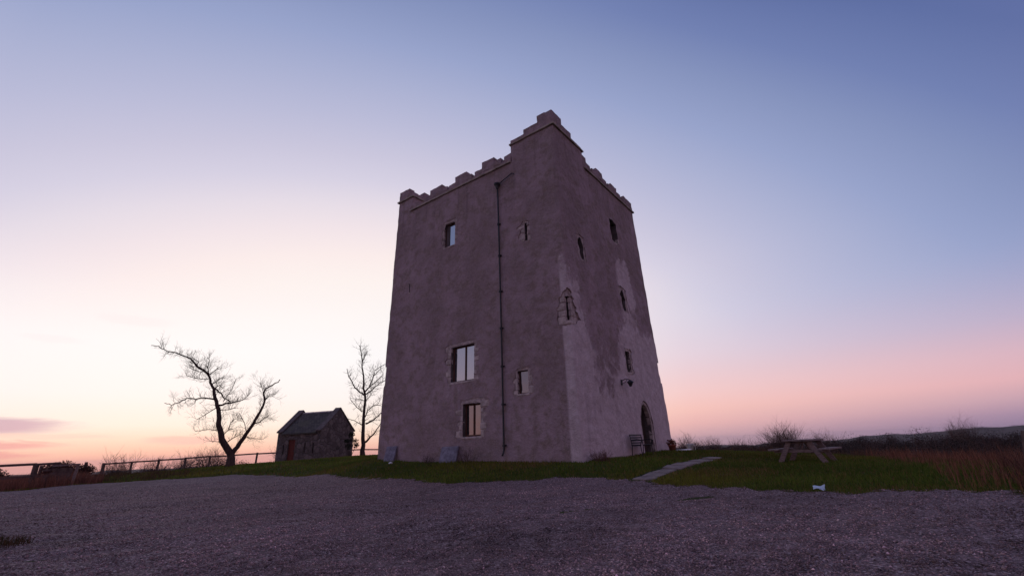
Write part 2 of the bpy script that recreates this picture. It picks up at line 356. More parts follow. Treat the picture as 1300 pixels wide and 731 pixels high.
def far_h(x,y):
    r=np.hypot(x,y);az=np.degrees(np.arctan2(x,y))
    crest=np.interp(az,[-180,-90,-47,-30,0,20,30,36,41,47,60,90,180],[-30,-30,-44,-42,-46,-44,-38,-24,-9,5,25,20,-30])
    wob=4*np.sin(az*.9)+2.5*np.sin(az*2.3+1)+1.2*np.sin(az*5.1)
    val=-2.2-26*sstep(60,600,r)-22*sstep(500,1500,r)
    return val+(crest+wob-val)*sstep(1300,2900,r)-140*sstep(3000,6000,r)+3.*np.sin(x*.011+1)*np.sin(y*.009)*sstep(200,500,r)
def height(x,y):
    x=np.asarray(x,float);y=np.asarray(y,float)
    r=np.hypot(x,y); t=sstep(42,75,r)
    return near_h(x,y)*(1-t)+far_h(x,y)*t

rings = np.concatenate([[.01], np.geomspace(.6, 60, 110), np.geomspace(62, 6000, 90)])
NA = 300; th = np.linspace(0, 2*np.pi, NA, endpoint=False)
GX = rings[:,None]*np.sin(th)[None]; GY = rings[:,None]*np.cos(th)[None]; GZ = height(GX, GY)
GZ = GZ + (np.sin(GX*1.9+GY*.7)*np.sin(GY*2.3-GX*.5)*.012)*(GX**2+GY**2 < 2500)
V = np.stack([GX, GY, GZ], -1).reshape(-1, 3)
i, j = np.meshgrid(np.arange(len(rings)-1), np.arange(NA), indexing='ij'); jn = (j+1) % NA
F = np.stack([i*NA+j, (i+1)*NA+j, (i+1)*NA+jn, i*NA+jn], -1).reshape(-1, 4)[:, ::-1]
tag(link('ground', np_mesh('ground', V, F), MAT['ground'], smooth=True), kind='structure')

GRAVEL = [(-24.5,19.2),(-22.1,20.5),(-21.76,21.84),(-21.8,23.6),(-22.0,25.3),(-20.23,25.75),(-18.2,26.5),(-15.6,26.5),(-14,25.9),(-11.6,24.2),(-9.58,22.6),(-7.94,21.2),(-6.48,19.93),(-4.54,17.5),(-2.83,15.93),(-1.49,15.41),(-.48,15.23),(.99,15.04),(2.51,14.04),(3.06,13.47),(3.52,12.77),(3.51,11.46),(4.19,10.86),(4.75,10.22),(5.26,9.67),(5.77,9.04),(6.42,8.58),(6.99,8.15),(7.75,7.75),(6.95,6.7),(5.35,4.9),(4.6,3.9),(3.9,2.2),(4.5,-3),(3,-9),(-8,-10),(-14,-4),(-24,4)]
def ruts(x, y):
    """wheel ruts and scuffed humps in the gravel"""
    w = .028*np.sin(x*1.1+.6*np.sin(y*.9))*np.sin(y*1.35+.5*x)
    w += .018*np.sin(x*3.1+1.7*np.sin(y*2.2))*np.sin(y*2.9-.8*x+1.1)
    s = y-(8.3+.33*x); w -= .05*np.exp(-(s/.22)**2)*(.5+.5*np.sin(x*.8))
    s = y-(9.9+.31*x); w -= .045*np.exp(-(s/.25)**2)*(.5+.5*np.sin(x*.7+1))
    return w
st = .16
gx = np.arange(-26, 8.6, st); gy = np.arange(-10, 28, st); XX, YY = np.meshgrid(gx, gy, indexing='ij')
XX = XX+RNG.uniform(-.05,.05,XX.shape); YY = YY+RNG.uniform(-.05,.05,YY.shape)
wob = .16*np.sin(XX*2.7+YY*1.3)+.10*np.sin(XX*6.1-YY*4.7)
IN = in_poly(XX+wob, YY+wob*.7, GRAVEL)
ZZ = height(XX, YY)+.045+ruts(XX, YY)*.8+RNG.uniform(-.006,.006,XX.shape)
idx = np.arange(XX.size).reshape(XX.shape)
q = IN[:-1,:-1] & IN[1:,:-1] & IN[1:,1:] & IN[:-1,1:]
F = np.stack([idx[:-1,:-1][q], idx[1:,:-1][q], idx[1:,1:][q], idx[:-1,1:][q]], -1)
used = np.unique(F); rem = np.full(XX.size, -1); rem[used] = np.arange(len(used))
V = np.stack([XX, YY, ZZ], -1).reshape(-1,3)[used]
tag(link('gravel_yard', np_mesh('gravel_yard', V, rem[F]), MAT['gravel'], smooth=True), kind='structure')

# loose pebbles lying on the yard
N = 240000
az_ = RNG.uniform(R(-52), R(52), N); rr = 4.0*(27/4.0)**RNG.random(N)**1.1
px, py = rr*np.sin(az_), rr*np.cos(az_)
wob = .16*np.sin(px*2.7+py*1.3)+.10*np.sin(px*6.1-py*4.7)
k = in_poly(px+wob, py+wob*.7, GRAVEL); px, py, rr = px[k], py[k], rr[k]; N = len(px)
pz = height(px, py)+.045+ruts(px, py)*.8
s = RNG.lognormal(-5.05, .33, N)*(1+.03*rr); s = np.clip(s, .005, .034)
ct = np.stack([px, py, pz+s*.25], -1)
oct_ = np.array([(1,0,0),(-1,0,0),(0,1,0),(0,-1,0),(0,0,.7),(0,0,-.7)], float)
a = RNG.uniform(0, 2*np.pi, N); ca, sa = np.cos(a), np.sin(a)
P = oct_[None]*(s[:,None,None])*RNG.uniform(.6,1.35,(N,6,1))
X_ = P[...,0]*ca[:,None]-P[...,1]*sa[:,None]; Y_ = P[...,0]*sa[:,None]+P[...,1]*ca[:,None]
tl = RNG.uniform(-.4,.4,N)[:,None]; Z_ = P[...,2]+X_*tl
V = (np.stack([X_, Y_, Z_], -1)+ct[:,None]).reshape(-1,3)
of = np.array([(0,2,4),(2,1,4),(1,3,4),(3,0,4),(2,0,5),(1,2,5),(3,1,5),(0,3,5)])
F = (of[None]+6*np.arange(N)[:,None,None]).reshape(-1,3)
tone = np.clip(RNG.lognormal(-2.05, .46, N), .03, .55)
patch = .5+.25*np.sin(px*.9+1.4*np.sin(py*.7))+.25*np.sin(py*1.6-.6*px+1.2*np.sin(px*1.7+1)); fine_ = .5+.5*np.sin(px*5.3+2*np.sin(py*3.1))*np.sin(py*6.7+1.5*np.sin(px*4.1))
clump = .5+.5*np.sin(px*11.+3*np.sin(py*5.7))*np.sin(py*15.+2.5*np.sin(px*7.3)); tone *= (.42+.78*patch+.32*fine_)*(.72+.5*clump)
c = tone[:,None]*np.stack([np.full(N,1.80), RNG.uniform(1.04,1.16,N), RNG.uniform(.94,1.12,N)], -1)
tag(link('gravel', np_mesh('gravel', V, F, np.repeat(c, 6, 0)), MAT['pebble']), 'loose grey pebbles lying over the gravel yard', kind='stuff')

# ------------------------------------------------------------------ the tower house
BAT = .0203; TW1 = 12.13; TW2 = 9.93      # batter, window side length, door side length
TROT = math.atan2(.8015, .598)
tower = empty('tower_house', (2.353, 17.489, 0), TROT)
tag(tower, 'tall battered grey rendered stone tower house with stepped battlements', 'tower')
def LF(a, z, out=0.): return Vector((BAT*z-out, a, z))      # a point on the window side
def RF(c, z, out=0.): return Vector((c, BAT*z-out, z))      # a point on the door side
def wallpush(p):
    v = Vector(p)
    return .022*noise.noise(v*.55)+.016*noise.noise(v*1.7+Vector((7,1,3)))+.008*noise.noise(v*5.2)
def block(x0, x1, y0, y1, z0, z1, st=.16, bat=BAT, inset=(1,1,1,1)):
    """battered solid with uneven faces: x/y extents at the foot, closed"""
    nx = max(2, int((x1-x0)/st)); ny = max(2, int((y1-y0)/st)); nz = max(1, int((z1-z0)/st))
    per = [(i/nx, 0) for i in range(nx)]+[(1, j/ny) for j in range(ny)]+[(1-i/nx, 1) for i in range(nx)]+[(0, 1-j/ny) for j in range(ny)]
    n = len(per); v = []; f = []
    for k in range(nz+1):
        z = z0+(z1-z0)*k/nz; i_ = bat*z
        xa, xb, ya, yb = x0+i_*inset[0], x1-i_*inset[1], y0+i_*inset[2], y1-i_*inset[3]
        for s_, t_ in per:
            x, y = xa+(xb-xa)*s_, ya+(yb-ya)*t_
            d = wallpush((x, y, z)); ox = -1 if s_ == 0 else 1 if s_ == 1 else 0; oy = -1 if t_ == 0 else 1 if t_ == 1 else 0
            if ox and oy: d -= .018
            v.append((x+ox*d, y+oy*d, z))
    for k in range(nz):
        for m in range(n): f.append((k*n+m, k*n+(m+1)%n, (k+1)*n+(m+1)%n, (k+1)*n+m))
    f.append(tuple(range(n))[::-1]); f.append(tuple(nz*n+m for m in range(n)))
    return v, f
def prism(mb, face, poly, out, depth):
    """closed cutter: polygon on a face (u, z), from out in front of it to depth behind it"""
    n = len(poly); fr = [face(u, z, out) for u, z in poly]; bk = [face(u, z, -depth) for u, z in poly]
    area = sum(poly[i][0]*poly[(i+1)%n][1]-poly[(i+1)%n][0]*poly[i][1] for i in range(n))
    f = [tuple(range(n)), tuple(range(2*n-1, n-1, -1))]+[(i, n+i, n+(i+1)%n, (i+1)%n) for i in range(n)]
    mb.add(fr+bk, f)
def ragged(u0, u1, z0, z1, amp=.07, n=5):
    pts = []
    for i in range(n): pts.append((u0+(u1-u0)*i/n, z0))
    for i in range(n): pts.append((u1, z0+(z1-z0)*i/n))
    for i in range(n): pts.append((u1-(u1-u0)*i/n, z1))
    for i in range(n): pts.append((u0, z1-(z1-z0)*i/n))
    return [(u+random.uniform(-amp, amp), z+random.uniform(-amp, amp)) for u, z in pts]
def rect(u0, u1, z0, z1, j=.012):
    r_ = lambda: random.uniform(-j, j)
    return [(u0+r_(), z0+r_()), (u1+r_(), z0+r_()), (u1+r_(), z1+r_()), (u0+r_(), z1+r_())]
shallow, deep = MB(), MB()
def teeth(z0, z1, w, hmin=.17, hmax=.34):
    out = []; z = z0; k = random.randint(0, 1)
    while z < z1-.03:
        h = min(random.uniform(hmin, hmax), z1-z)
        if z1-z-h < .1: h = z1-z
        out.append((z, z+h, w*(random.uniform(.85,1.25) if k % 2 else random.uniform(.30,.6)))); z += h; k += 1
    return out
TEETH = {}
def toothed(key, face, u0, u1, z0, z1, wl, wr, top, bot, depth):
    L_, R_ = teeth(z0-bot*.4, z1+top*.5, wl), teeth(z0-bot*.4, z1+top*.5, wr); TEETH[key] = (L_, R_)
    j = lambda a=.025: random.uniform(-a, a)
    pol = [(u0-wl*.2+j(), z0-bot+j()), ((u0+u1)/2+j(.1), z0-bot+j(.04)), (u1+wr*.2+j(), z0-bot+j())]
    for a, b_, w in R_: pol += [(u1+w+.03+j(), a+.03+abs(j())), (u1+w+.03+j(), (a+b_)/2+j()), (u1+w+.03+j(), b_-.03-abs(j()))]
    n = 4
    for i in range(n+1): pol.append((u1+wr*.3-(u1-u0+wl*.3+wr*.3)*i/n+j(), z1+top+j(.05)))
    for a, b_, w in L_[::-1]: pol += [(u0-w-.03+j(), b_-.03-abs(j())), (u0-w-.03+j(), (a+b_)/2+j()), (u0-w-.03+j(), a+.03+abs(j()))]
    prism(shallow, face, pol, .3, depth)
# window side: (kind, a0, a1, z0, z1, depth, margins l r t b)
WINS = {'upper': (6.84, 7.66, 10.88, 12.28, .18), 'mid': (5.40, 6.90, 3.54, 5.24, .20), 'low': (5.0, 6.08, 1.04, 2.46, .22), 'slit': (2.33, 2.88, 2.63, 3.60, .14), 'loop': (2.10, 2.24, 9.60, 10.52, .5), 'tiny': (10.28, 10.35, 8.96, 9.48, .4)}
for k, (a0, a1, z0, z1, d) in WINS.items():
    pol = rect(a0, a1, z0, z1) if k not in ('upper',) else [(a0,z0),(a1+.05,z0-.05),(a1+.12,z0+.5),(a1,z1-.2),(a1-.15,z1+.12),(a0+.3,z1+.1),(a0,z1-.05)]
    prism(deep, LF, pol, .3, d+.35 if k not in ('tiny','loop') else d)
toothed('mid', LF, 5.40, 6.90, 3.54, 5.24, .30, .36, .17, .10, .03)
toothed('low', LF, 5.0, 6.08, 1.04, 2.46, .40, .34, .20, .11, .03)
toothed('slit', LF, 2.33, 2.88, 2.63, 3.60, .22, .22, .08, .10, .028)
toothed('loop', LF, 2.10, 2.24, 9.60, 10.52, .18, .36, .14, .06, .04)
toothed('upper', LF, 6.84, 7.66, 10.88, 12.28, .16, .16, .18, .08, .025)
# door side
DW = {'w1': (1.62, 2.02, 8.72, 9.72, .5), 'w2': (5.72, 6.42, 11.05, 12.25, .55), 'w3': (5.28, 5.80, 3.74, 4.78, .40)}
prism(deep, RF, [(1.66,9.62),(1.60,9.35),(1.74,9.05),(1.70,8.9),(1.86,8.62),(2.12,8.55),(2.06,9.0),(2.14,9.3),(2.02,9.55),(1.92,9.76)], .3, .55)
prism(deep, RF, [(5.66,12.28),(5.62,11.7),(5.70,11.3),(5.68,11.0),(6.05,10.94),(6.50,10.92),(6.54,11.4),(6.48,11.9),(6.52,12.20),(6.1,12.36)], .3, .6)
prism(deep, RF, rect(*DW['w3'][:4]), .3, .75)
prism(deep, RF, [(5.90,8.05),(5.72,7.85),(5.88,7.7),(5.80,7.35),(6.0,7.0),(6.26,7.02),(6.24,7.4),(6.36,7.65),(6.22,7.85),(6.14,8.22)], .3, .3)
toothed('w3', RF, 5.28, 5.80, 3.74, 4.78, .14, .2, .12, .10, .028)
prism(shallow, RF, ragged(5.62, 6.5, 6.95, 8.3, .10, 4), .3, .03)
prism(shallow, RF, ragged(1.50, 2.2, 8.55, 9.85, .06, 4), .3, .04)
DC0, DC1, DZS, DZA = 6.08, 7.40, 1.30, 2.30      # door jambs, springing, apex
def arch(c0, c1, zs, za, n=9, z0=-.05):
    m = (c0+c1)/2; pts = [(c0, z0), (c1, z0)]
    for i in range(n+1):
        t = i/n; pts.append((c1-(c1-m)*t**1.55, zs+(za-zs)*math.sin(t*math.pi/2)**1.0 if t < 1 else za))
    for i in range(n-1, -1, -1):
        t = i/n; pts.append((c0+(m-c0)*t**1.55, zs+(za-zs)*math.sin(t*math.pi/2)))
    return pts
prism(deep, RF, arch(DC0, DC1, DZS, DZA), .3, .62)
prism(shallow, RF, arch(DC0-.14, DC1+.16, DZS, DZA+.16), .3, .09)
prism(shallow, LF, ragged(11.85, 12.6, 3.9, 5.0, .08, 4), .3, .09); prism(shallow, RF, ragged(9.62, 10.4, 3.5, 4.7, .08, 4), .3, .10)
# angle loop on the arris between both sides
AL = MB()
def corner_box(mb, zl, x1, y1):
    mb.add([(-.5,-.5,zl[0]),(x1[0],-.5,zl[0]),(x1[0],y1[0],zl[0]),(-.5,y1[0],zl[0]),(-.5,-.5,zl[1]),(x1[1],-.5,zl[1]),(x1[1],y1[1],zl[1]),(-.5,y1[1],zl[1])], [(0,3,2,1),(4,5,6,7),(0,1,5,4),(1,2,6,5),(2,3,7,6),(3,0,4,7)])
# recess on window side (x < .12+.055) and door side (y < ...)
prism(shallow, LF, [(.72,5.22),(.76,5.5),(.70,5.62),(.74,5.95),(.60,6.05),(.62,6.35),(.48,6.45),(.40,6.62),(.22,6.70),(-.4,6.74),(-.4,5.16),(.3,5.12)], .3, .07)
prism(AL, RF, [(-.4,5.28),(.40,5.16),(.62,5.28),(.70,5.42),(1.02,5.50),(.86,5.60),(.80,5.78),(.66,5.82),(.78,5.98),(.60,6.10),(.50,6.24),(.60,6.36),(.40,6.46),(.46,6.62),(.30,6.74),(-.4,6.86)], .3, .08)
sl = MB(); dg = Vector((1,1,0)).normalized(); sdg = Vector((1,-1,0)).normalized()
v = []
for z in (5.36, 6.42):
    o_ = Vector((BAT*z+.06, BAT*z+.06, z))
    for s_, t_ in ((-.4,-.10),(.5,-.10),(.5,.10),(-.4,.10)): v.append(o_+dg*s_+sdg*t_)
sl.add(v, [(0,3,2,1),(4,5,6,7),(0,1,5,4),(1,2,6,5),(2,3,7,6),(3,0,4,7)])
def cutter(mb, m):
    me = mb.mesh('cutter'); bm = bmesh.new(); bm.from_mesh(me); bmesh.ops.recalc_face_normals(bm, faces=bm.faces)
    bmesh.ops.triangulate(bm, faces=bm.faces); bm.to_mesh(me); bm.free(); me.materials.append(m)
    o = bpy.data.objects.new('cutter', me); COL.objects.link(o); return o
v, f = block(0, TW2, 0, TW1, -.7, 14.30)
me = bpy.data.meshes.new('wall'); me.from_pydata(v, [], f); me.update()
bm = bmesh.new(); bm.from_mesh(me); bmesh.ops.recalc_face_normals(bm, faces=bm.faces); bm.to_mesh(me); bm.free()
me.materials.append(MAT['render']); body = bpy.data.objects.new('wall', me); COL.objects.link(body)
cut = []
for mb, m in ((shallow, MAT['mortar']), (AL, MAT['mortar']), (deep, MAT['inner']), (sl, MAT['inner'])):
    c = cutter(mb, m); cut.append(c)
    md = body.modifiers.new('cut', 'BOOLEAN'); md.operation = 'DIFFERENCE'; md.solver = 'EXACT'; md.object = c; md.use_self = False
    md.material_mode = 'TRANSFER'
dg_ = bpy.context.evaluated_depsgraph_get()
me2 = bpy.data.meshes.new_from_object(body.evaluated_get(dg_)); bpy.data.objects.remove(body)
for c in cut: bpy.data.objects.remove(c)
me2.name = 'wall'; wall = link('wall', me2, None, tower)
# corner turrets above the wall head
for x0, x1, y0, y1, ins, zt in ((0, 3.22, 0, 2.92, (1,0,1,0), 15.31), (0, 2.6, 10.48, TW1, (1,0,0,1), 15.29)):
    v, f = block(x0, x1, y0, y1, 14.302, zt, .2, BAT, ins)
    m_ = MB(); m_.add(v, f); m_.build('corner_turret', MAT['render'], tower)

# string courses: one stone after another
def stone(mb_name, pts8, m, parent, bev=.012, jit=.01):
    mb = MB(); mb.add([Vector(p)+Vector((random.uniform(-jit,jit),random.uniform(-jit,jit),random.uniform(-jit,jit))) for p in pts8], [(0,3,2,1),(4,5,6,7),(0,1,5,4),(1,2,6,5),(2,3,7,6),(3,0,4,7)])
    return mb.build(mb_name, m, parent, bevel=bev)
def face_block(face, u0, u1, z0, z1, out, depth):
    q = [face(u0,z0,out), face(u1,z0,out), face(u1,z0,-depth), face(u0,z0,-depth), face(u0,z1,out), face(u1,z1,out), face(u1,z1,-depth), face(u0,z1,-depth)]
    return q
def string_course(face, u0, u1, z, step=.85):
    u = u0
    while u < u1-.05:
        w = min(step*random.uniform(.75,1.25), u1-u)
        if u1-u-w < .3: w = u1-u
        stone('string_stone', face_block(face, u, u+w-.012, z-.01, z+.085, .085, .12), MAT['coping'], tower, .012, .008); u += w
string_course(LF, 2.92, 10.68, 14.29); string_course(RF, 3.22, 9.72, 14.29)
string_course(LF, .22, 2.98, 15.305); string_course(RF, .36, 3.30, 15.305)
string_course(LF, 10.42, 11.92, 15.285)
def tside(u, z, out=0.): return Vector((u, 10.48-out, z))
string_course(tside, .42, 2.7, 15.285)
# battlements
def merlon(face, prof, zb, thick=.42, name='merlon', flip=False):
    """prof: list of (u0, u1, ztop); stepped block standing on the parapet"""
    pts = [(prof[0][0], zb)]
    for u0, u1, z in prof: pts += [(u0+random.uniform(-.02,.02), z+random.uniform(-.025,.025)), (u1+random.uniform(-.02,.02), z+random.uniform(-.035,.025))]
    pts.append((prof[-1][1], zb))
    fine = []
    for i in range(len(pts)-1):
        (ua, za), (ub, zb_) = pts[i], pts[i+1]; m_ = max(1, int(math.hypot(ub-ua, zb_-za)/.17))
        for k_ in range(m_):
            t_ = k_/m_; jj = 0 if k_ == 0 else .016
            fine.append((ua+(ub-ua)*t_+random.uniform(-jj,jj), za+(zb_-za)*t_+random.uniform(-jj*1.3,jj)))
    pts = fine+[pts[-1]]; n = len(pts)
    mb = MB(); fr = [face(u, z, random.uniform(-.004,.012)) for u, z in pts]; bk = [face(u, z, -thick) for u, z in pts]
    mb.add(fr+bk, [tuple(range(n)), tuple(range(2*n-1, n-1, -1))]+[(i, n+i, n+(i+1)%n, (i+1)%n) for i in range(n)])
    o = mb.build(name, MAT['render'], tower, bevel=.018, seg=1); me = o.data
    bm = bmesh.new(); bm.from_mesh(me); bmesh.ops.recalc_face_normals(bm, faces=bm.faces); bm.to_mesh(me); bm.free()
    return o
def parapet(face, u0, u1, z0, z1):
    n = max(3, int((u1-u0)/.5)); prof = [(u0+(u1-u0)*i/n, u0+(u1-u0)*(i+1)/n, z1) for i in range(n)]
    merlon(face, prof, z0, .44, 'parapet_wall')
parapet(LF, 2.92, 10.48, 14.302, 14.57)
for pr in ([(2.92,3.37,14.86)], [(3.58,4.04,14.88),(4.04,4.91,15.16),(4.91,5.42,14.82)], [(5.66,6.03,14.83),(6.03,6.91,15.13),(6.91,7.42,14.78)], [(7.52,7.98,14.80),(7.98,8.98,15.10),(8.98,9.50,14.76)], [(9.98,10.48,14.76)]):
    merlon(LF, pr, 14.52)
parapet(RF, 3.22, 9.64, 14.302, 14.60)
for pr in ([(3.22,3.60,15.14),(3.60,4.06,14.88)], [(4.28,4.78,14.86),(4.78,5.55,15.16),(5.55,6.03,14.86)], [(6.2,6.62,14.84),(6.62,7.40,15.08),(7.40,7.92,14.80)], [(8.06,8.46,14.80),(8.46,9.62,15.02)]):
    merlon(RF, pr, 14.55)
# turret battlements, stepping up to the corner
def LT(u, z, out=0.): return LF(u, z, out)
merlon(LF, [(.74,1.22,16.27),(1.22,2.09,15.90),(2.09,2.92,15.62)], 15.385)
cm = merlon(RF, [(.315,1.23,16.24),(1.23,2.16,15.87),(2.16,3.22,15.57)], 15.385, .43)
def far_x(u, z, out=0.): return Vector((2.6+out, u, z))
merlon(LF, [(10.9,11.82,16.05),(10.48,10.9,15.62)][::-1], 15.365)
merlon(tside, [(.75,1.2,15.62),(1.2,2.15,16.0),(2.15,2.6,15.64)], 15.365)
# back parapets (far sides)
def BX(u, z, out=0.): return Vector((TW2-BAT*z+out, u, z))
def BY(u, z, out=0.): return Vector((u, TW1-BAT*z+out, z))
parapet(BX, .75, 11.8, 14.302, 14.6); parapet(BY, .75, 9.2, 14.302, 14.6)
for u in (2.2, 4.4, 6.6, 8.8): merlon(BX, [(u-.9,u-.4,14.85),(u-.4,u+.4,15.15),(u+.4,u+.9,14.85)], 14.55)
for u in (4.0, 6.2, 8.2): merlon(BY, [(u-.9,u-.4,14.85),(u-.4,u+.4,15.15),(u+.4,u+.9,14.85)], 14.55)

# dressed stones round the openings
def jambs(key, face, parent, u0, u1, z0, z1, rec, sill=True):
    for side, lst in enumerate(TEETH[key]):
        for a, b_, w in lst:
            if b_ > z1+.02 : b_ = max(b_, a+.08)
            q = (u0-w, u0-.004) if side == 0 else (u1+.004, u1+w)
            stone('stone', face_block(face, q[0], q[1], a+.010, b_-.010, -rec+random.uniform(.0,.028), rec+.12), MAT['stone'], parent, .022, .020)
    e0, e1 = u0+.01, u1-.01; n = max(1, round((e1-e0)/.42)); s_ = (e1-e0)/n
    for i in range(n): stone('stone', face_block(face, e0+s_*i+.008, e0+s_*(i+1)-.008, z1+.012, z1+random.uniform(.11,.17), -rec+random.uniform(.0,.028), rec+.12), MAT['stone'], parent, .022, .018)
    if sill: stone('sill', face_block(face, u0-.05, u1+.05, z0-.10, z0-.006, -rec+.04, rec+.2), MAT['stone'], parent, .018, .014)
def window(key, wl, wr, rec, bars, frame=.055, gl='glass'):
    a0, a1, z0, z1, d = WINS[key]
    fm = MB(); o0, o1 = -d, d+.06
    for q in ((a0-.02, a0+frame, z0, z1), (a1-frame, a1+.02, z0, z1), (a0+frame, a1-frame, z0-.02, z0+frame), (a0+frame, a1-frame, z1-frame, z1+.02)):
        fm.add(face_block(LF, q[0], q[1], q[2], q[3], o0, o1), [(0,3,2,1),(4,5,6,7),(0,1,5,4),(1,2,6,5),(2,3,7,6),(3,0,4,7)])
    w = fm.build('window', MAT['oak'], tower)
    if key == 'upper':
        sp = MB(); sp.add(face_block(LF, 7.40, a1-frame, z0+frame, z1-frame, o0+.01, o1), [(0,3,2,1),(4,5,6,7),(0,1,5,4),(1,2,6,5),(2,3,7,6),(3,0,4,7)]); sp.build('splay', MAT['inner'], w); a1 = 7.40+frame
    us = [a0+frame]+[x for b in bars for x in (b-.032, b+.032)]+[a1-frame]
    for b in bars:
        mm = MB(); mm.add(face_block(LF, b-.032, b+.032, z0+frame, z1-frame, o0+.004, o1), [(0,3,2,1),(4,5,6,7),(0,1,5,4),(1,2,6,5),(2,3,7,6),(3,0,4,7)]); mm.build('mullion', MAT['oak'], w)
    for i in range(0, len(us), 2):
        pp = MB(); t_ = random.uniform(-.006,.006)
        q = face_block(LF, us[i], us[i+1], z0+frame, z1-frame, -d-.03, d+.045)
        q = [p+Vector((t_*(1 if n in (1,2,5,6) else -1), 0, 0)) for n, p in enumerate(q)]
        pp.add(q, [(0,3,2,1),(4,5,6,7),(0,1,5,4),(1,2,6,5),(2,3,7,6),(3,0,4,7)]); pp.build('pane', MAT[gl], w)
    jambs(key, LF, w, a0, WINS[key][1], z0, z1, rec)
    return w
window('mid', .34, .26, .028, [6.10]); window('low', .34, .38, .028, [5.56], .07, 'dim_glass'); window('slit', .2, .2, .026, [], .04, 'dim_glass'); window('upper', .14, .14, .022, [], .05, 'bright_glass')
ls = empty('arrow_slit', parent=tower); jambs('loop', LF, ls, 2.10, 2.24, 9.60, 10.52, .036, False)
ls = empty('arrow_slit', parent=tower); stone('sill', face_block(LF, 10.22, 10.42, 8.88, 8.955, .012, .2), MAT['stone'], ls)
ls = empty('arrow_slit', parent=tower)     # angle loop: quoins exposed either side of the arris slit
z = 5.24; k = 0
while z < 6.45:
    h = random.uniform(.22,.34); w = random.choice((.40,.50,.44)) if z < 6.1 else .3
    stone('stone', face_block(LF, .355, .27+w, z+.008, z+h-.01, -.055+random.uniform(.01,.035), .2), MAT['stone'], ls, .018, .015)
    stone('stone', face_block(RF, .355, .33+w*(.95 if z < 5.7 else .6), z+.008, z+h-.01, -.075+random.uniform(.005,.02), .2), MAT['stone'], ls, .018, .015); z += h; k += 1
stone('sill', [(.13,.13,5.2),(.62,.13,5.2),(.62,.5,5.2),(.13,.5,5.2),(.13,.13,5.33),(.62,.13,5.33),(.62,.5,5.33),(.13,.5,5.33)], MAT['stone'], ls)
dwn = empty('window', parent=tower); jambs('w3', RF, dwn, 5.28, 5.80, 3.74, 4.78, .026)
pp = MB(); pp.add(face_block(RF, 5.28, 5.80, 3.74, 4.78, -.42, .45), [(0,3,2,1),(4,5,6,7),(0,1,5,4),(1,2,6,5),(2,3,7,6),(3,0,4,7)]); pp.build('pane', MAT['glass'], dwn)
ls = empty('arrow_slit', parent=tower)
for q in ((5.62,5.78,7.05,7.3),(5.60,5.74,7.9,8.15),(6.34,6.5,7.2,7.45),(6.32,6.46,7.85,8.05)): stone('stone', face_block(RF, *q, -.02, .2), MAT['stone'], ls)
ls = empty('window', parent=tower)
for q in ((1.50,1.62,8.75,8.95),(2.1,2.22,8.5,8.7),(1.9,2.1,8.42,8.52),(1.56,1.66,9.55,9.75)): stone('stone', face_block(RF, *q, -.015, .2), MAT['stone'], ls)
ls = empty('window', parent=tower)
for q in ((5.58,5.70,11.0,11.25),(6.5,6.62,11.0,11.3),(5.8,6.4,10.86,10.96),(5.6,5.68,11.9,12.2)): stone('stone', face_block(RF, *q, -.002, .2), MAT['stone'], ls)
# door: planks in a pointed arch, dressed stone jambs
door = empty('door', parent=tower)
n = 7
for i in range(n):
    c0 = DC0+(DC1-DC0)*i/n; c1 = DC0+(DC1-DC0)*(i+1)/n; m = (DC0+DC1)/2
    def top(c):
        t = 1-abs(c-m)/((DC1-DC0)/2); t = max(t, 0)
        return DZS+(DZA-DZS)*math.sin((t**(1/1.55))*math.pi/2)
    zt0, zt1 = top(c0+.004)+.02, top(c1-.004)+.02; o_ = -.42-random.uniform(0,.012)
    q = [RF(c0+.004,-.03,o_), RF(c1-.004,-.03,o_), RF(c1-.004,-.03,o_-.06), RF(c0+.004,-.03,o_-.06), RF(c0+.004,zt0,o_), RF(c1-.004,zt1,o_), RF(c1-.004,zt1,o_-.06), RF(c0+.004,zt0,o_-.06)]
    stone('plank', q, MAT['door'], door, .006, .001)
mb = MB(); mb.tube([RF(6.34,1.05,-.40), RF(6.34,.98,-.36), RF(6.34,.91,-.40)], .012, 6); mb.build('handle', MAT['iron'], door)
pr_o = arch(DC0-.13, DC1+.14, DZS, DZA+.14, 4); pr_i = arch(DC0, DC1, DZS, DZA, 4)
loop_o = [(DC1+.14,-.05),(DC1+.13,.42),(DC1+.14,.86)]+pr_o[2:]; loop_i = [(DC1,-.05),(DC1,.42),(DC1,.86)]+pr_i[2:]
loop_o += [(DC0-.13,.86),(DC0-.13,.42),(DC0-.13,-.05)]; loop_i += [(DC0,.86),(DC0,.42),(DC0,-.05)]
for i in range(len(loop_o)-1):
    o1, o2, i1, i2 = loop_o[i], loop_o[i+1], loop_i[i], loop_i[i+1]
    if abs(o1[0]-o2[0])+abs(o1[1]-o2[1]) < .03: continue
    e = random.uniform(-.05,-.02)
    sh = lambda a_, b_, t_: (a_[0]+(b_[0]-a_[0])*t_, a_[1]+(b_[1]-a_[1])*t_)
    o1, o2, i1, i2 = sh(o1,o2,.02), sh(o1,o2,.98), sh(i1,i2,.02), sh(i1,i2,.98)
    q = [RF(*i1,e), RF(*o1,e), RF(*o1,-.25), RF(*i1,-.25), RF(*i2,e), RF(*o2,e), RF(*o2,-.25), RF(*i2,-.25)]
    stone('jamb_stone', q, MAT['stone'], door, .012, .006)
stone('doorstep', face_block(RF, 5.9, 7.6, -.16, .02, .42, .4), MAT['flag'], door, .02, .01)
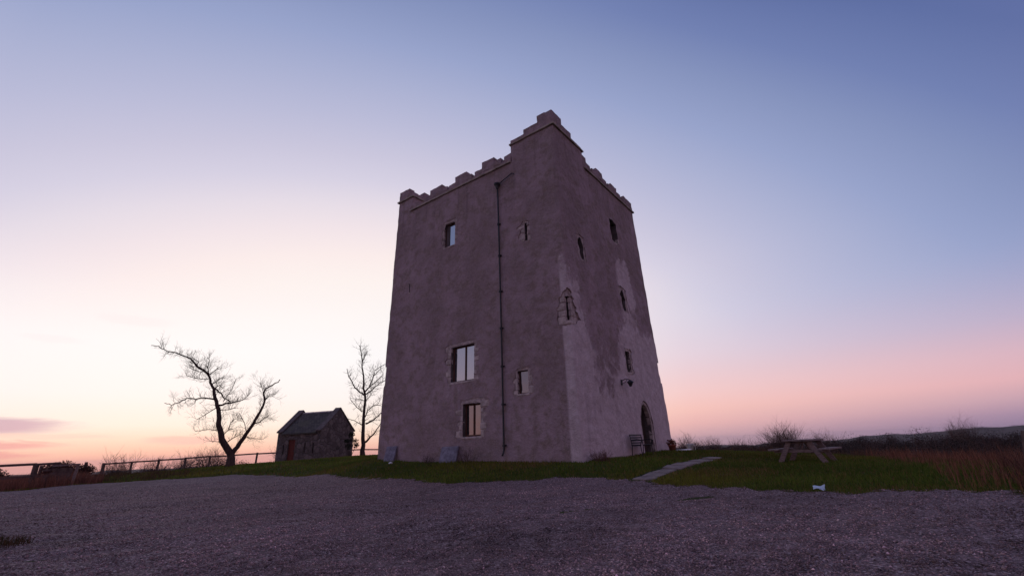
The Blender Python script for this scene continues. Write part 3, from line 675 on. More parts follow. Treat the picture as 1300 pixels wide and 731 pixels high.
# rainwater pipe with hopper and feeder
pipe = MB(); pipe.tube([LF(3.745,13.0,.09), LF(3.70,10.,.09), LF(3.64,5.,.09), LF(3.61,.45,.09), LF(3.61,.32,.13), LF(3.60,.22,.22)], .042, 8)
dp = pipe.build('downpipe', MAT['iron'], tower, True)
hp = MB(); c_ = LF(3.75,13.0,.12); hp.lathe([(.0,-.02),(.06,0),(.10,.16),(.16,.22),(.16,.30),(.14,.30),(.0,.26)], 8, c_); hp.build('hopper', MAT['iron'], dp)
fe = MB(); fe.tube([LF(3.75,13.22,.10), LF(2.82,13.55,.07), LF(2.74,13.50,.02)], .03, 6); fe.build('feeder_pipe', MAT['iron'], dp)
for z in (10.96, 9.24, 7.4, 5.62, 3.89, 2.26, .6):
    u = 3.61+(z-.4)*.0107; bk = MB(); bk.lathe([(.043,-.05),(.062,-.045),(.062,.045),(.043,.05)], 8, LF(u, z, .09)); p_ = LF(u, z, .05)
    bk.box((p_.x-.03, p_.y-.09, z-.03), (p_.x+.06, p_.y+.09, z+.03)); bk.build('bracket', MAT['iron'], dp)
# roof slab and lamp
rf = MB(); rf.box((.7,.7,14.31), (TW2-.7,TW1-.7,14.36)); rf.build('roof', MAT['stone'], tower)
TM = Matrix.Translation((2.353,17.489,0)) @ Matrix.Rotation(TROT, 4, 'Z')
def TP(p): return TM @ Vector(p)
lp = RF(4.35, 3.18, 0)
lamp = empty('wall_lamp', TP(lp), TROT); tag(lamp, 'small black bracket lamp on the wall above the bench', 'lamp')
mb = MB(); mb.box((-.06,-.03,-.14), (.06,.01,.10)); mb.build('back_plate', MAT['iron'], lamp)
mb = MB(); mb.tube([(0,-.02,.05),(0,-.2,.12),(0,-.38,.08),(0,-.42,.0)], .016, 6); mb.tube([(0,-.02,-.1),(0,-.2,-.02),(0,-.3,.1)], .012, 6); mb.build('arm', MAT['iron'], lamp)
mb = MB(); mb.lathe([(0,.06),(.05,.04),(.16,-.05),(.17,-.07),(.13,-.07),(.06,-.24),(.0,-.26)], 8, (0,-.42,0)); mb.build('lantern', MAT['iron'], lamp)

# ------------------------------------------------------------------ flagged path
H = lambda x, y: float(height(x, y))
path = empty('path', (0,0,0)); path['kind'] = 'structure'
pp = [(3.35,13.35),(3.75,13.9),(4.2,14.45),(4.7,15.05),(5.2,15.7),(5.75,16.45),(6.3,17.2),(6.9,18.1),(7.5,19.0),(8.1,19.9)]
for k in range(len(pp)-1):
    a, b_ = Vector(pp[k]+(0,)), Vector(pp[k+1]+(0,)); d = (b_-a).normalized(); s_ = Vector((d.y,-d.x,0)); w = random.uniform(.22,.36)
    cor = []
    for t_, e in ((a+d*.03,-1),(a+d*.03,1),(b_-d*.03,1),(b_-d*.03,-1)):
        q = t_+s_*(e*w)+Vector((random.uniform(-.06,.06),random.uniform(-.06,.06),0)); cor.append(q)
    zc = [H(q.x,q.y) for q in cor]; tp = random.uniform(.015,.06)
    stone('paving_slab', [Vector((q.x,q.y,z-.08)) for q, z in zip(cor, zc)]+[Vector((q.x,q.y,z+tp)) for q, z in zip(cor, zc)], MAT['flag'], path, .018, .01)

# ------------------------------------------------------------------ stone cottage
nz_ = H(-17,40)
vd = Vector((-.39,.92,0)).normalized(); rt = Vector((vd.y,-vd.x,0)); tq = R(41)
fdir = (-rt*math.cos(tq)+vd*math.sin(tq)); gdir = (rt*math.sin(tq)+vd*math.cos(tq))
house = empty('stone_cottage', (-16.80,40.,nz_-.05)); tag(house, 'small dark rubble stone cottage with slate roof and red door', 'house')
HL, HG, HE, HR = 4.7, 4.3, 2.36, 4.22
def HP(u, g_, z): return fdir*u+gdir*g_+Vector((0,0,z))
def hbox(mb, u0, u1, g0, g1, z0, z1):
    mb.add([HP(u0,g0,z0),HP(u1,g0,z0),HP(u1,g1,z0),HP(u0,g1,z0),HP(u0,g0,z1),HP(u1,g0,z1),HP(u1,g1,z1),HP(u0,g1,z1)], [(0,3,2,1),(4,5,6,7),(0,1,5,4),(1,2,6,5),(2,3,7,6),(3,0,4,7)])
mb = MB()          # front wall with a door opening and two narrow slits
ops = [(2.70,3.46,-.5,1.76),(1.55,1.70,.65,1.5),(.66,.82,.60,1.45),(3.86,4.0,.6,1.4)]
us = sorted({.5, HL-.5, *[o[0] for o in ops], *[o[1] for o in ops]}); zs = sorted({-.5, HE, *[o[2] for o in ops], *[o[3] for o in ops]})
for i in range(len(us)-1):
    for j in range(len(zs)-1):
        um, zm = (us[i]+us[i+1])/2, (zs[j]+zs[j+1])/2
        if not any(o[0] < um < o[1] and o[2] < zm < o[3] for o in ops): hbox(mb, us[i], us[i+1], 0, .5, zs[j], zs[j+1])
bw = MB(); hbox(bw, .5, HL-.5, HG-.5, HG, -.5, HE); bw.build('back_wall', MAT['rubble'], house)
bm = bmesh.new(); me = mb.mesh('wall'); bm.from_mesh(me); bmesh.ops.remove_doubles(bm, verts=bm.verts, dist=.001); bmesh.ops.recalc_face_normals(bm, faces=bm.faces); bm.to_mesh(me); bm.free()
link('wall', me, MAT['rubble'], house)
def gable(u0, u1):
    mb = MB(); pol = [(0,-.5),(HG,-.5),(HG,HE+.1),(HG/2,HR+.12),(0,HE+.1)]
    n = len(pol); mb.add([HP(u0,g_,z) for g_, z in pol]+[HP(u1,g_,z) for g_, z in pol], [tuple(range(n)), tuple(range(2*n-1,n-1,-1))]+[(i,n+i,n+(i+1)%n,(i+1)%n) for i in range(n)])
    bm = bmesh.new(); me = mb.mesh('gable_wall'); bm.from_mesh(me); bmesh.ops.recalc_face_normals(bm, faces=bm.faces); bm.to_mesh(me); bm.free()
    go = link('gable_wall', me, MAT['rubble'], house)
    for s_ in (0, 1):
        for k in range(5):
            t0, t1 = k/5, (k+1)/5; ga = (HG/2)*t0 if s_ == 0 else HG-(HG/2)*t0; gb = (HG/2)*t1 if s_ == 0 else HG-(HG/2)*t1
            za, zb = HE+.1+(HR-HE+.02)*t0, HE+.1+(HR-HE+.02)*t1
            if k == 0: ga += -.14 if s_ == 0 else .14; za -= .1
            q = [HP(u0-.06,ga,za+.012),HP(u1+.06,ga,za+.012),HP(u1+.06,gb,zb+.012),HP(u0-.06,gb,zb+.012),HP(u0-.06,ga,za+.13),HP(u1+.06,ga,za+.13),HP(u1+.06,gb,zb+.13),HP(u0-.06,gb,zb+.13)]
            stone('coping_stone', q, MAT['dark_stone'], go, .015, .012)
gable(0, .5); gable(HL-.5, HL)
mb = MB()
q = [HP(.5,-.16,HE-.06),HP(HL-.5,-.16,HE-.06),HP(HL-.5,HG/2,HR-.06),HP(.5,HG/2,HR-.06)]; mb.add(q, [(0,1,2,3)])
mb.add([p+Vector((0,0,-.1)) for p in q], [(3,2,1,0)]); mb.f.append((0,4,5,1))
q2 = [HP(.5,HG+.16,HE-.06),HP(HL-.5,HG+.16,HE-.06),HP(HL-.5,HG/2,HR-.06),HP(.5,HG/2,HR-.06)]; mb.add(q2, [(3,2,1,0)])
ro = mb.build('roof', MAT['slates'], house); uvl = ro.data.uv_layers.new(name='UVMap')
for lp_ in ro.data.loops:
    p = ro.data.vertices[lp_.vertex_index].co; uvl.data[lp_.index].uv = (p.dot(fdir), math.hypot(p.dot(gdir)-HG/2, p.z-HR))
for k in range(9):
    u = .5+(HL-1)*k/9; stone('ridge_tile', [HP(u+.01,HG/2-.14,HR-.12),HP(u+.40,HG/2-.14,HR-.12),HP(u+.40,HG/2+.14,HR-.12),HP(u+.01,HG/2+.14,HR-.12),HP(u+.01,HG/2-.03,HR+.01),HP(u+.40,HG/2-.03,HR+.01),HP(u+.40,HG/2+.03,HR+.01),HP(u+.01,HG/2+.03,HR+.01)], MAT['stone'], ro, .008, .006)
MAT['reddoor'] = simple('red_door', (.11,.020,.014), (.16,.032,.02), 4., rough=.6, bmp=.3, bd=.004, stretch=(3,3,.4))
dr = empty('door', parent=house)
for k in range(5):
    u = 2.70+.76*k/5; mb = MB(); hbox(mb, u+.005, u+.147, .1, .15, -.1, 1.76); mb.build('plank', MAT['reddoor'], dr, bevel=.006)
mb = MB(); hbox(mb, 2.5, 3.66, -.03, .3, 1.765, 1.95); mb.build('lintel', MAT['dark_stone'], dr, bevel=.02)
mb = MB(); hbox(mb, 2.78, 2.84, .06, .1, .8, .92); mb.build('handle', MAT['iron'], dr)

# ------------------------------------------------------------------ bare trees and bushes
class Twigs:
    def __init__(s): s.a = []; s.b = []; s.ra = []; s.rb = []
    def seg(s, a, b, ra, rb): s.a.append(tuple(a)); s.b.append(tuple(b)); s.ra.append(ra); s.rb.append(rb)
    def mesh(s, name, n=3):
        A, B, ra, rb = np.array(s.a), np.array(s.b), np.array(s.ra), np.array(s.rb)
        d = B-A; d /= np.linalg.norm(d, axis=1, keepdims=True)+1e-9
        x = np.cross(d, np.array([.3,.5,.81])); x /= np.linalg.norm(x, axis=1, keepdims=True)+1e-9; y = np.cross(d, x)
        t = np.arange(n)*2*np.pi/n; m = len(A)
        o = x[:,None]*np.cos(t)[None,:,None]+y[:,None]*np.sin(t)[None,:,None]
        V = np.concatenate([A[:,None]+o*ra[:,None,None], B[:,None]+o*rb[:,None,None]], 1).reshape(-1,3)
        f = np.array([(j,(j+1)%n,n+(j+1)%n,n+j) for j in range(n)]); F = (f[None]+2*n*np.arange(m)[:,None,None]).reshape(-1,4)
        return np_mesh(name, V, F)
def grow(tw, p, d, length, rad, depth, rnd, droop=0., up=.15, kids=(2,3), fork=.75):
    n = 3 if depth > 0 else 2; p = Vector(p); d = Vector(d).normalized(); pts = [p]
    for i in range(n):
        d = (d+Vector((rnd.gauss(0,.22),rnd.gauss(0,.22),rnd.gauss(0,.18)+up*.35-droop*.2))).normalized()
        q = p+d*(length/n); r0 = rad*(1-.28*i/n); r1 = rad*(1-.28*(i+1)/n)
        tw.seg(p, q, r0, r1); p = q; pts.append((Vector(p), d.copy(), r1))
    if depth <= 0: return
    for k in range(rnd.randint(*kids)):
        q, dd, r = pts[rnd.randint(1, n)]
        sdv = Vector((rnd.gauss(0,1),rnd.gauss(0,1),rnd.gauss(0,.8))); sdv -= dd*sdv.dot(dd); sdv.normalize()
        nd = (dd*fork+sdv*rnd.uniform(.5,1.)+Vector((0,0,up*.5))).normalized()
        grow(tw, q, nd, length*rnd.uniform(.5,.8), max(r*.62,.0035), depth-1, rnd, droop, up, kids, fork)
    q, dd, r = pts[-1]; grow(tw, q, dd, length*rnd.uniform(.6,.85), max(r*.8,.0035), depth-1, rnd, droop, up, kids, fork)
def traced_tree(name, base, limbs, seed, dens, tl, label, lean_depth=.35, tr=.010, trunk_min=0):
    rnd = random.Random(seed); b = Vector(base); v_ = Vector((b.x,b.y,0)).normalized(); r_ = Vector((v_.y,-v_.x,0))
    root = empty(name, (b.x,b.y,H(b.x,b.y)-.05)); tag(root, label, 'tree')
    tk = MB(); tw = Twigs(); paths = []
    def dep(p2):        # depth off the plane for a point already placed
        best, bd = 0., 1e9
        for pl in paths:
            for q in pl:
                e = (q[0]-p2[0])**2+(q[1]-p2[1])**2
                if e < bd: bd, best = e, q[2]
        return best if bd < .2 else 0.
    for k, (r0, r1, pts) in enumerate(limbs):
        m = len(pts); L_ = sum(math.dist(pts[i],pts[i+1]) for i in range(m-1)); d0 = dep(pts[0]) if k else 0.
        slope = 0. if k == 0 else rnd.uniform(-lean_depth, lean_depth)*1.6; acc = 0.; P3 = []; fine = []
        for i in range(m):
            if i: acc += math.dist(pts[i-1],pts[i])
            fine.append((pts[i][0], pts[i][1], d0+slope*acc, acc/L_))
        dense = []
        for i in range(m-1):
            for s_ in range(3):
                t_ = s_/3; q = [fine[i][c]+(fine[i+1][c]-fine[i][c])*t_ for c in range(4)]
                j = min(.03, .25*r0) if i or s_ else 0
                dense.append((q[0]+rnd.gauss(0,j), q[1]+rnd.gauss(0,j), q[2]+rnd.gauss(0,j), q[3]))
        dense.append(fine[-1]); paths.append(dense)
        V3 = [r_*q[0]+v_*q[2]+Vector((0,0,q[1]+.05)) for q in dense]
        rad = [r0+(r1-r0)*q[3]**.8 for q in dense]
        if k == 0: rad[0] *= 1.35; rad[1] *= 1.1; V3[0] = V3[0]-Vector((0,0,.25))
        tk.tube(V3, rad, 9 if r0 > .1 else 6)
        for i in range(1, len(V3)):
            fr = dense[i][3]
            if (k == 0 and V3[i].z < 1.2) or (k in (1,2,3) and fr > .86): continue
            for _ in range(dens if (fr > .25 or k) else 1):
                if rnd.random() < .25: continue
                dd = (V3[i]-V3[i-1]).normalized(); sdv = Vector((rnd.gauss(0,1),rnd.gauss(0,1),rnd.gauss(0,1))); sdv -= dd*sdv.dot(dd); sdv.normalize()
                grow(tw, V3[i], dd*.5+sdv*.9+Vector((0,0,.2)), tl*rnd.uniform(.5,1.2), min(tr*1.6, rad[i]*.5), 2 if rnd.random() < .6 else 1, rnd, up=.25)
    tk.build('trunk', MAT['bark'], root, True)
    link('crown', tw.mesh('crown'), MAT['twig'], root)
    return root
T1 = [(0.340,0.077,[(0.0,0.0),(-0.09,0.86),(-0.76,1.94),(-1.13,2.89),(-1.3,3.78),(-1.58,4.69),(-1.89,5.6),(-2.19,6.05),(-2.39,6.58)]),(0.10,0.024,[(-2.39,6.58),(-2.77,6.9),(-3.2,7.14),(-3.67,7.58),(-4.42,7.87),(-5.13,7.95),(-5.6,8.21),(-6.01,8.18)]),(0.215,0.038,[(-0.08,0.74),(0.29,1.35),(0.74,2.22),(1.11,3.0),(1.48,3.86),(1.65,4.61),(1.56,5.29),(1.67,5.68),(2.09,5.87),(2.54,6.38)]),(0.070,0.024,[(-1.77,4.81),(-2.4,4.91),(-2.92,4.79),(-3.42,4.85),(-3.84,4.55),(-4.28,4.33),(-4.71,4.45)]),(0.10,0.024,[(-1.39,4.36),(-0.76,4.57),(-0.2,4.71),(0.24,4.99),(0.55,5.33)]),(0.070,0.045,[(-1.81,5.58),(-1.39,5.28),(-1.11,4.96),(-0.72,4.7)]),(0.045,0.022,[(-1.31,4.04),(-0.69,4.07),(-0.24,4.21)]),(0.038,0.02,[(-1.55,4.17),(-2.09,3.72),(-2.58,3.34)]),(0.038,0.02,[(-0.71,2.31),(-0.47,2.63),(-0.42,3.07),(-0.17,3.33)]),(0.045,0.022,[(-0.4,1.74),(-0.04,2.05),(0.44,2.29)]),(0.060,0.030,[(1.11,2.97),(1.52,3.1),(1.78,3.42),(2.04,3.5)]),(0.045,0.022,[(-2.39,6.58),(-2.09,6.86),(-1.85,7.15)]),(0.038,0.02,[(-2.4,6.65),(-2.54,7.18),(-2.5,7.66)]),(0.038,0.02,[(-2.6,6.84),(-3.03,6.75),(-3.55,6.92)]),(0.038,0.02,[(-2.29,6.32),(-2.9,6.29),(-3.24,6.34),(-3.81,6.51)]),(0.03,0.02,[(-3.2,7.14),(-3.2,7.48),(-3.66,7.85)]),(0.045,0.022,[(-2.1,5.86),(-1.76,6.2),(-1.4,6.49)]),(0.045,0.022,[(-1.89,5.6),(-1.59,5.88),(-1.33,5.68)]),(0.038,0.02,[(1.65,4.61),(1.93,5.16),(2.36,5.24)]),(0.036,0.018,[(-1.13,4.69),(-0.78,5.5),(-0.57,6.46)]),(0.036,0.018,[(0.71,2.48),(0.5,3.13),(0.05,3.79)]),(0.034,0.016,[(-1.02,2.51),(-1.7,2.64),(-2.55,2.53)]),(0.034,0.016,[(-0.53,1.5),(-1.01,1.76),(-1.68,1.84)]),(0.034,0.016,[(0.64,2.1),(1.25,1.95),(1.98,1.87)]),(0.036,0.018,[(1.58,5.15),(1.36,5.7),(1.18,6.11)])]
T2 = [(0.239,0.034,[(0.0,0.0),(-0.11,1.53),(-0.17,3.02),(-0.19,4.37),(-0.27,5.75),(-0.44,6.97),(-0.67,8.22),(-0.72,8.95),(-0.96,9.86),(-1.09,10.41)]),(0.060,0.026,[(-0.71,8.76),(-0.5,9.41),(-0.28,10.06)]),(0.090,0.034,[(-0.26,5.57),(-0.67,5.83),(-1.21,6.36),(-1.5,6.88),(-1.89,7.49),(-2.12,8.29)]),(0.090,0.034,[(-0.25,5.92),(0.14,6.36),(0.42,7.34),(0.54,8.15),(1.55,8.9)]),(0.070,0.026,[(-0.05,6.18),(0.55,6.71),(1.36,7.62)]),(0.080,0.034,[(-0.12,5.66),(0.5,6.18),(1.07,6.72),(1.83,7.17)]),(0.050,0.024,[(0.45,7.52),(0.82,7.88),(1.15,8.25)]),(0.060,0.034,[(-0.08,3.52),(0.13,4.11),(0.6,4.62),(1.19,4.66)]),(0.100,0.045,[(0.01,2.93),(0.52,3.14),(1.08,3.59),(1.73,4.14)]),(0.120,0.034,[(-0.0,1.21),(0.54,1.68),(0.84,2.08),(1.38,2.91)]),(0.050,0.024,[(-0.37,4.03),(-0.9,4.46),(-1.53,5.15)]),(0.050,0.024,[(-0.28,2.82),(-0.97,3.2),(-1.55,3.38)]),(0.040,0.02,[(-0.28,5.05),(-0.62,5.19),(-1.54,5.27)]),(0.040,0.02,[(-0.18,4.88),(0.21,5.4),(0.44,5.75)])]
traced_tree('bare_tree', (-20.61,34.,0), [(a*.84,b_*.84,[(u*.95,v*.97) for u, v in q]) for a, b_, q in T1], 3, 3, .50, 'large bare forked tree with twisted limbs in front of the rail fence', tr=.0075)
traced_tree('bare_tree', (-14.39,44.,0), [(a*.9,b_*.85,q) for a, b_, q in T2], 5, 2, .60, 'tall straight bare tree between the cottage and the tower', tr=.010)

def bare_bush(x, y, hgt, wid, seed, label, group=None, stems=14, depth=3, mt='twig', name='bare_bush', tr=.02, cat='bush', zoff=0.):
    rnd = random.Random(seed); tw = Twigs()
    for k in range(stems):
        a = rnd.uniform(0,2*math.pi); t_ = rnd.random()**.6
        d = Vector((math.cos(a)*t_*wid/hgt*.75, math.sin(a)*t_*wid/hgt*.75, 1.))
        grow(tw, Vector((math.cos(a)*.12*wid*rnd.random(), math.sin(a)*.12*wid*rnd.random(), -.1)), d, hgt*rnd.uniform(.3,.46), tr*rnd.uniform(.7,1.1), depth, rnd, up=.25, kids=(2,3))
    o = link(name, tw.mesh(name), MAT[mt]); o.location = (x, y, H(x,y)+zoff); tag(o, label, cat, group); return o
# silhouettes beyond the left fence
G1 = 'bare bushes beyond the rail fence'
for x, y, h_, w_, s_, lb in ((-38.6,46,3.5,2.2,1,'thin bare sapling bush just beyond the field gate'),(-36.2,47,2.9,2.6,2,'sparse bare bush beyond the fence, second from the field gate'),(-34.6,49,3.3,2.0,3,'upright bare bush beyond the fence, third from the field gate'),(-33.5,52,3.9,5.6,4,'broad rounded bare bush behind the fence beside the forked tree'),(-25.4,52,3.2,2.6,6,'small bare bush behind the fence next to the stone cottage')):
    bare_bush(x, y, h_, w_, s_, lb, G1, stems=24 if w_ < 4 else 52, tr=.034, zoff=.0)
# on the right skyline
G2 = 'bare bushes along the right skyline'
for x, y, h_, w_, s_, lb in ((17.8,50,3.0,3.6,11,'bare bush on the skyline nearest the tower\'s right corner'),(21.2,52,2.9,2.8,12,'bare bush on the skyline above the far end of the path'),(24.6,53,2.6,2.2,13,'sparse bare bush on the skyline beyond the lawn, third from the tower'),(31.2,56,4.3,4.3,14,'large dense rounded bare bush on the skyline left of the picnic table'),(38.8,60,3.4,3.6,15,'low bare bush on the skyline just right of the picnic table'),(61.5,66,4.6,3.6,16,'bare treetop rising above the scrub at far right')):
    bare_bush(x, y, h_, w_, s_, lb, G2, stems=40 if s_ != 14 else 80, tr=.034)
# shrubs at the foot of the wall
for c, s_, w_, h_, lb, mt in ((None,21,.9,.65,'leafless twiggy shrub at the wall foot just left of the lower window','twig'),(None,22,1.5,.85,'leafless twiggy shrub at the wall foot under the lower window','twig'),(None,23,1.3,.62,'low reddish bare shrub at the foot of the tower corner','redtwig')):
    pos = {21: TP((-.45,7.75,0)), 22: TP((-.4,5.4,0)), 23: TP((.5,-.45,0))}[s_]
    bare_bush(pos.x, pos.y, h_, w_, s_, lb, None, stems=16 if s_ != 23 else 34, depth=2, mt=mt, name='bare_shrub', tr=.006, cat='shrub')

def leaf_cards(ctr, rad, n, size, c0, c1, rng, squash=None):
    """many small leaf faces through a lumpy volume"""
    u = rng.normal(size=(n,3)); u /= np.linalg.norm(u, axis=1, keepdims=True); r = rng.random(n)**.55
    P = np.array(ctr)+u*r[:,None]*np.array(rad)
    a = rng.normal(size=(n,3)); a /= np.linalg.norm(a,axis=1,keepdims=True); b = np.cross(a, rng.normal(size=(n,3))); b /= np.linalg.norm(b,axis=1,keepdims=True)+1e-9
    s = size*rng.uniform(.5,1.4,n)[:,None]
    V = np.stack([P-a*s, P+b*s*.45, P+a*s, P-b*s*.45], 1).reshape(-1,3)
    t = rng.random((n,1)); C = np.array(c0)*(1-t)+np.array(c1)*t
    return V, np.repeat(C, 4, 0)
def quad_mesh(name, VV, CC):
    V = np.concatenate(VV); C = np.concatenate(CC); return np_mesh(name, V, np.arange(len(V)).reshape(-1,4), C)
def leafy(name, x, y, blobs, size, per, c0, c1, label, cat, seed, group=None):
    rng = np.random.default_rng(seed); VV, CC = [], []
    for (dx,dy,dz,rx,ry,rz) in blobs:
        V_, C_ = leaf_cards((dx,dy,dz), (rx,ry,rz), per, size, c0, c1, rng); VV.append(V_); CC.append(C_)
    root = empty(name, (x,y,H(x,y))); tag(root, label, cat, group)
    link('crown', quad_mesh('crown', VV, CC), MAT['leaf'], root)
    tw = Twigs(); rnd = random.Random(seed)
    for (dx,dy,dz,rx,ry,rz) in blobs:
        tw.seg((dx*.2,dy*.2,-.1), (dx,dy,dz), .03, .015)
        for _ in range(5): tw.seg((dx,dy,dz), (dx+rnd.uniform(-rx,rx)*.8, dy+rnd.uniform(-ry,ry)*.8, dz+rnd.uniform(-.2,1)*rz), .013, .006)
    link('stem', tw.mesh('stem'), MAT['bark'], root); return root
def lumps(n, w, d, h, seed, r=.35):
    q = random.Random(seed); out = []
    for _ in range(n):
        a = q.uniform(0,6.283); t_ = q.random()**.5; z = q.uniform(.25,.85)*h*(1-.35*t_**2)
        out.append((math.cos(a)*t_*w/2*.8, math.sin(a)*t_*d/2*.8, z, w*r*q.uniform(.4,.75), d*r*q.uniform(.4,.75), h*r*q.uniform(.5,.8)))
    return out
leafy('evergreen_shrub', -14.9, 41.8, [(-.1,0,.9,.35,.35,.3),(.3,.1,1.35,.42,.4,.28),(.05,0,1.85,.3,.3,.25),(.55,0,.95,.28,.3,.25),(-.35,.1,1.35,.25,.25,.2)], .07, 150, (.010,.014,.006), (.028,.032,.014), 'small dark evergreen shrub against the cottage\'s gable end', 'shrub', 31)
leafy('round_bush', -27.95, 29.5, lumps(24,2.5,2.2,1.35,41), .045, 460, (.050,.018,.014), (.13,.048,.034), 'reddish brown dense rounded bush behind the wooden hurdle', 'bush', 41)
leafy('round_bush', -36.5, 33.0, lumps(14,2.6,2.2,1.7,42), .06, 300, (.014,.009,.008), (.04,.022,.016), 'dark dense bush seen beneath the near rail', 'bush', 42)

# thick scrub filling the slope beyond the lawn and behind the fence: one mass
rng = np.random.default_rng(77); VV, CC = [], []; tw = Twigs(); rnd = random.Random(77)
def scrub(x, y, w, h_, per, c0, c1, twn):
    z = H(x,y)
    for (dx,dy,dz,rx,ry,rz) in lumps(5, w, w, h_, rnd.randint(0,10**6), .42):
        V_, C_ = leaf_cards((x+dx,y+dy,z+dz), (rx,ry,rz), per, .024+.0004*math.hypot(x,y), c0, c1, rng); VV.append(V_); CC.append(C_)
    for _ in range(twn):
        a = rnd.uniform(0,6.283); grow(tw, (x+math.cos(a)*w*.3*rnd.random(), y+math.sin(a)*w*.3*rnd.random(), z), (rnd.gauss(0,.3),rnd.gauss(0,.3),1), h_*rnd.uniform(.32,.46), .022, 1, rnd, up=.3, kids=(2,3))
for k in range(300):
    az = rnd.uniform(R(12), R(60)); r_ = rnd.uniform(42, 105) if az > R(31) else rnd.uniform(48, 76)
    x, y = r_*math.sin(az), r_*math.cos(az); low = az < R(31)
    c = rnd.choice(((.034,.021,.020),(.046,.024,.022),(.030,.022,.018),(.056,.028,.022)))
    scrub(x, y, rnd.uniform(2.5,4.5), (rnd.uniform(1.5,2.4) if low else rnd.uniform(1.9,3.1) if az > R(36) else rnd.uniform(1.7,2.8)), 210, tuple(v*.6 for v in c), tuple(v*1.5 for v in c), 9)
for k in range(70):
    az = rnd.uniform(R(-58), R(-24)); r_ = rnd.uniform(52, 72); x, y = r_*math.sin(az), r_*math.cos(az)
    scrub(x, y, rnd.uniform(2.5,4.), rnd.uniform(1.1,1.7), 130, (.022,.010,.010), (.06,.028,.025), 8)
for k in range(18):
    az = rnd.uniform(R(-22), R(14)); r_ = rnd.uniform(60, 80); scrub(r_*math.sin(az), r_*math.cos(az), 3.5, 1.6, 40, (.018,.010,.010), (.05,.028,.024), 3)
sc_ = link('undergrowth', quad_mesh('undergrowth', VV, CC), MAT['leaf']); tag(sc_, 'dark brown winter scrub massed beyond the lawn', kind='stuff')
o = link('bare_stems', tw.mesh('bare_stems'), MAT['twig'], sc_)
# far hedgerows and woods on the plain and hills
VV, CC = [], []
for k in range(1500):
    az = rnd.uniform(R(-62), R(64)) if k < 800 else rnd.uniform(R(26), R(62)); r_ = 150*(2900/150)**rnd.random() if k < 1100 else rnd.uniform(1500,2950); x, y = r_*math.sin(az), r_*math.cos(az); z = H(x,y)
    hh = rnd.uniform(3,7)*(1 if r_ > 400 else .55); L_ = rnd.uniform(5,40) if r_ > 400 else 6; an = rnd.uniform(0,3.14)
    V_, C_ = leaf_cards((0,0,0), (1,1,1), 60, .16, (.018,.013,.014), (.05,.036,.034), rng)
    V_ = V_*np.array([L_, 2.5+.002*r_, hh*.6]); V_ = np.stack([V_[:,0]*math.cos(an)-V_[:,1]*math.sin(an)+x, V_[:,0]*math.sin(an)+V_[:,1]*math.cos(an)+y, V_[:,2]+z+hh*.4], -1); VV.append(V_); CC.append(C_)
tag(link('distant_woods', quad_mesh('distant_woods', VV, CC), MAT['leaf']), 'far hedgerows and copses on the plain', kind='stuff')
az = R(41.6); fx, fy = 1750*math.sin(az), 1750*math.cos(az)
fh = empty('farmhouse', (fx,fy,H(fx,fy)+3)); tag(fh, 'tiny white farmhouse on the far hillside at right', 'house')
mb = MB(); mb.box((-8,-3.5,-4),(8,3.5,4.5)); mb.build('wall', MAT['white'], fh)
mb = MB(); mb.add([(-8.4,-4,4.4),(8.4,-4,4.4),(8.4,4,4.4),(-8.4,4,4.4),(-8.2,0,8),(8.2,0,8)], [(0,1,5,4),(2,3,4,5),(0,4,3),(1,2,5),(0,3,2,1)]); mb.build('roof', MAT['slates'], fh)

# ------------------------------------------------------------------ fences, gate, hurdle
def post(mb_parent, x, y, h_, w=.13, mt='fence', name='post', lean=(0,0), jit=.01):
    z = H(x,y); mb = MB(); mb.box((-w/2,-w/2,-.3),(w/2,w/2,h_), jit=jit); me = mb.mesh('post')
    o = mb.build(name, MAT[mt], mb_parent, bevel=.012); o.location = (x,y,z); o.rotation_euler = (lean[0],lean[1],random.uniform(-.2,.2)); return o
fence = empty('rail_fence', (-31.5,36,0)); tag(fence, 'long low wooden post and rail fence behind the forked tree', 'fence')
fp = [(-31.5,36.0),(-30.1,36.9),(-28.7,37.8),(-27.2,38.7),(-25.8,39.6),(-24.4,40.6),(-23.0,41.6),(-21.4,42.7),(-19.6,44.2),(-17.5,45.6),(-15.3,46.6),(-12.8,47.4),(-10.4,48.)]
def add_part(o, root): o.location = Vector(o.location)-root.location; return o
for k, (x, y) in enumerate(fp):
    add_part(post(fence, x, y, random.uniform(1.02,1.12), .12 if k else .16, lean=(random.uniform(-.03,.03),random.uniform(-.03,.03))), fence)
    if k:
        x0_, y0_ = fp[k-1]
        for hh, tk_ in ((1.0,.11),):
            a = Vector((x0_,y0_,H(x0_,y0_)+hh))-fence.location; b_ = Vector((x,y,H(x,y)+hh+random.uniform(-.03,.03)))-fence.location
            off = Vector((.05,-.09,0)); mb = MB(); mb.beam(a+off, b_+off, .05, tk_); mb.build('rail', MAT['fence'], fence)
gate = empty('field_gate', (-32.6,34.9,0)); tag(gate, 'wooden field gate between two posts at the end of the rail fence', 'gate')
g0, g1 = (-33.8,33.6), (-32.2,35.3)
for (x, y) in (g0, g1): add_part(post(gate, x, y, 1.25, .15), gate)
for hh in (.25,.5,.75,1.0):
    a = Vector((g0[0],g0[1],H(*g0)+hh))-gate.location; b_ = Vector((g1[0],g1[1],H(*g1)+hh))-gate.location; mb = MB(); mb.beam(a, b_, .04, .08); mb.build('rail', MAT['fence'], gate)
a = Vector((g0[0],g0[1],H(*g0)+.2))-gate.location; b_ = Vector((g1[0],g1[1],H(*g1)+1.05))-gate.location; mb = MB(); mb.beam(a+Vector((.04,-.04,0)), b_+Vector((.04,-.04,0)), .035, .08); mb.build('brace', MAT['fence'], gate)
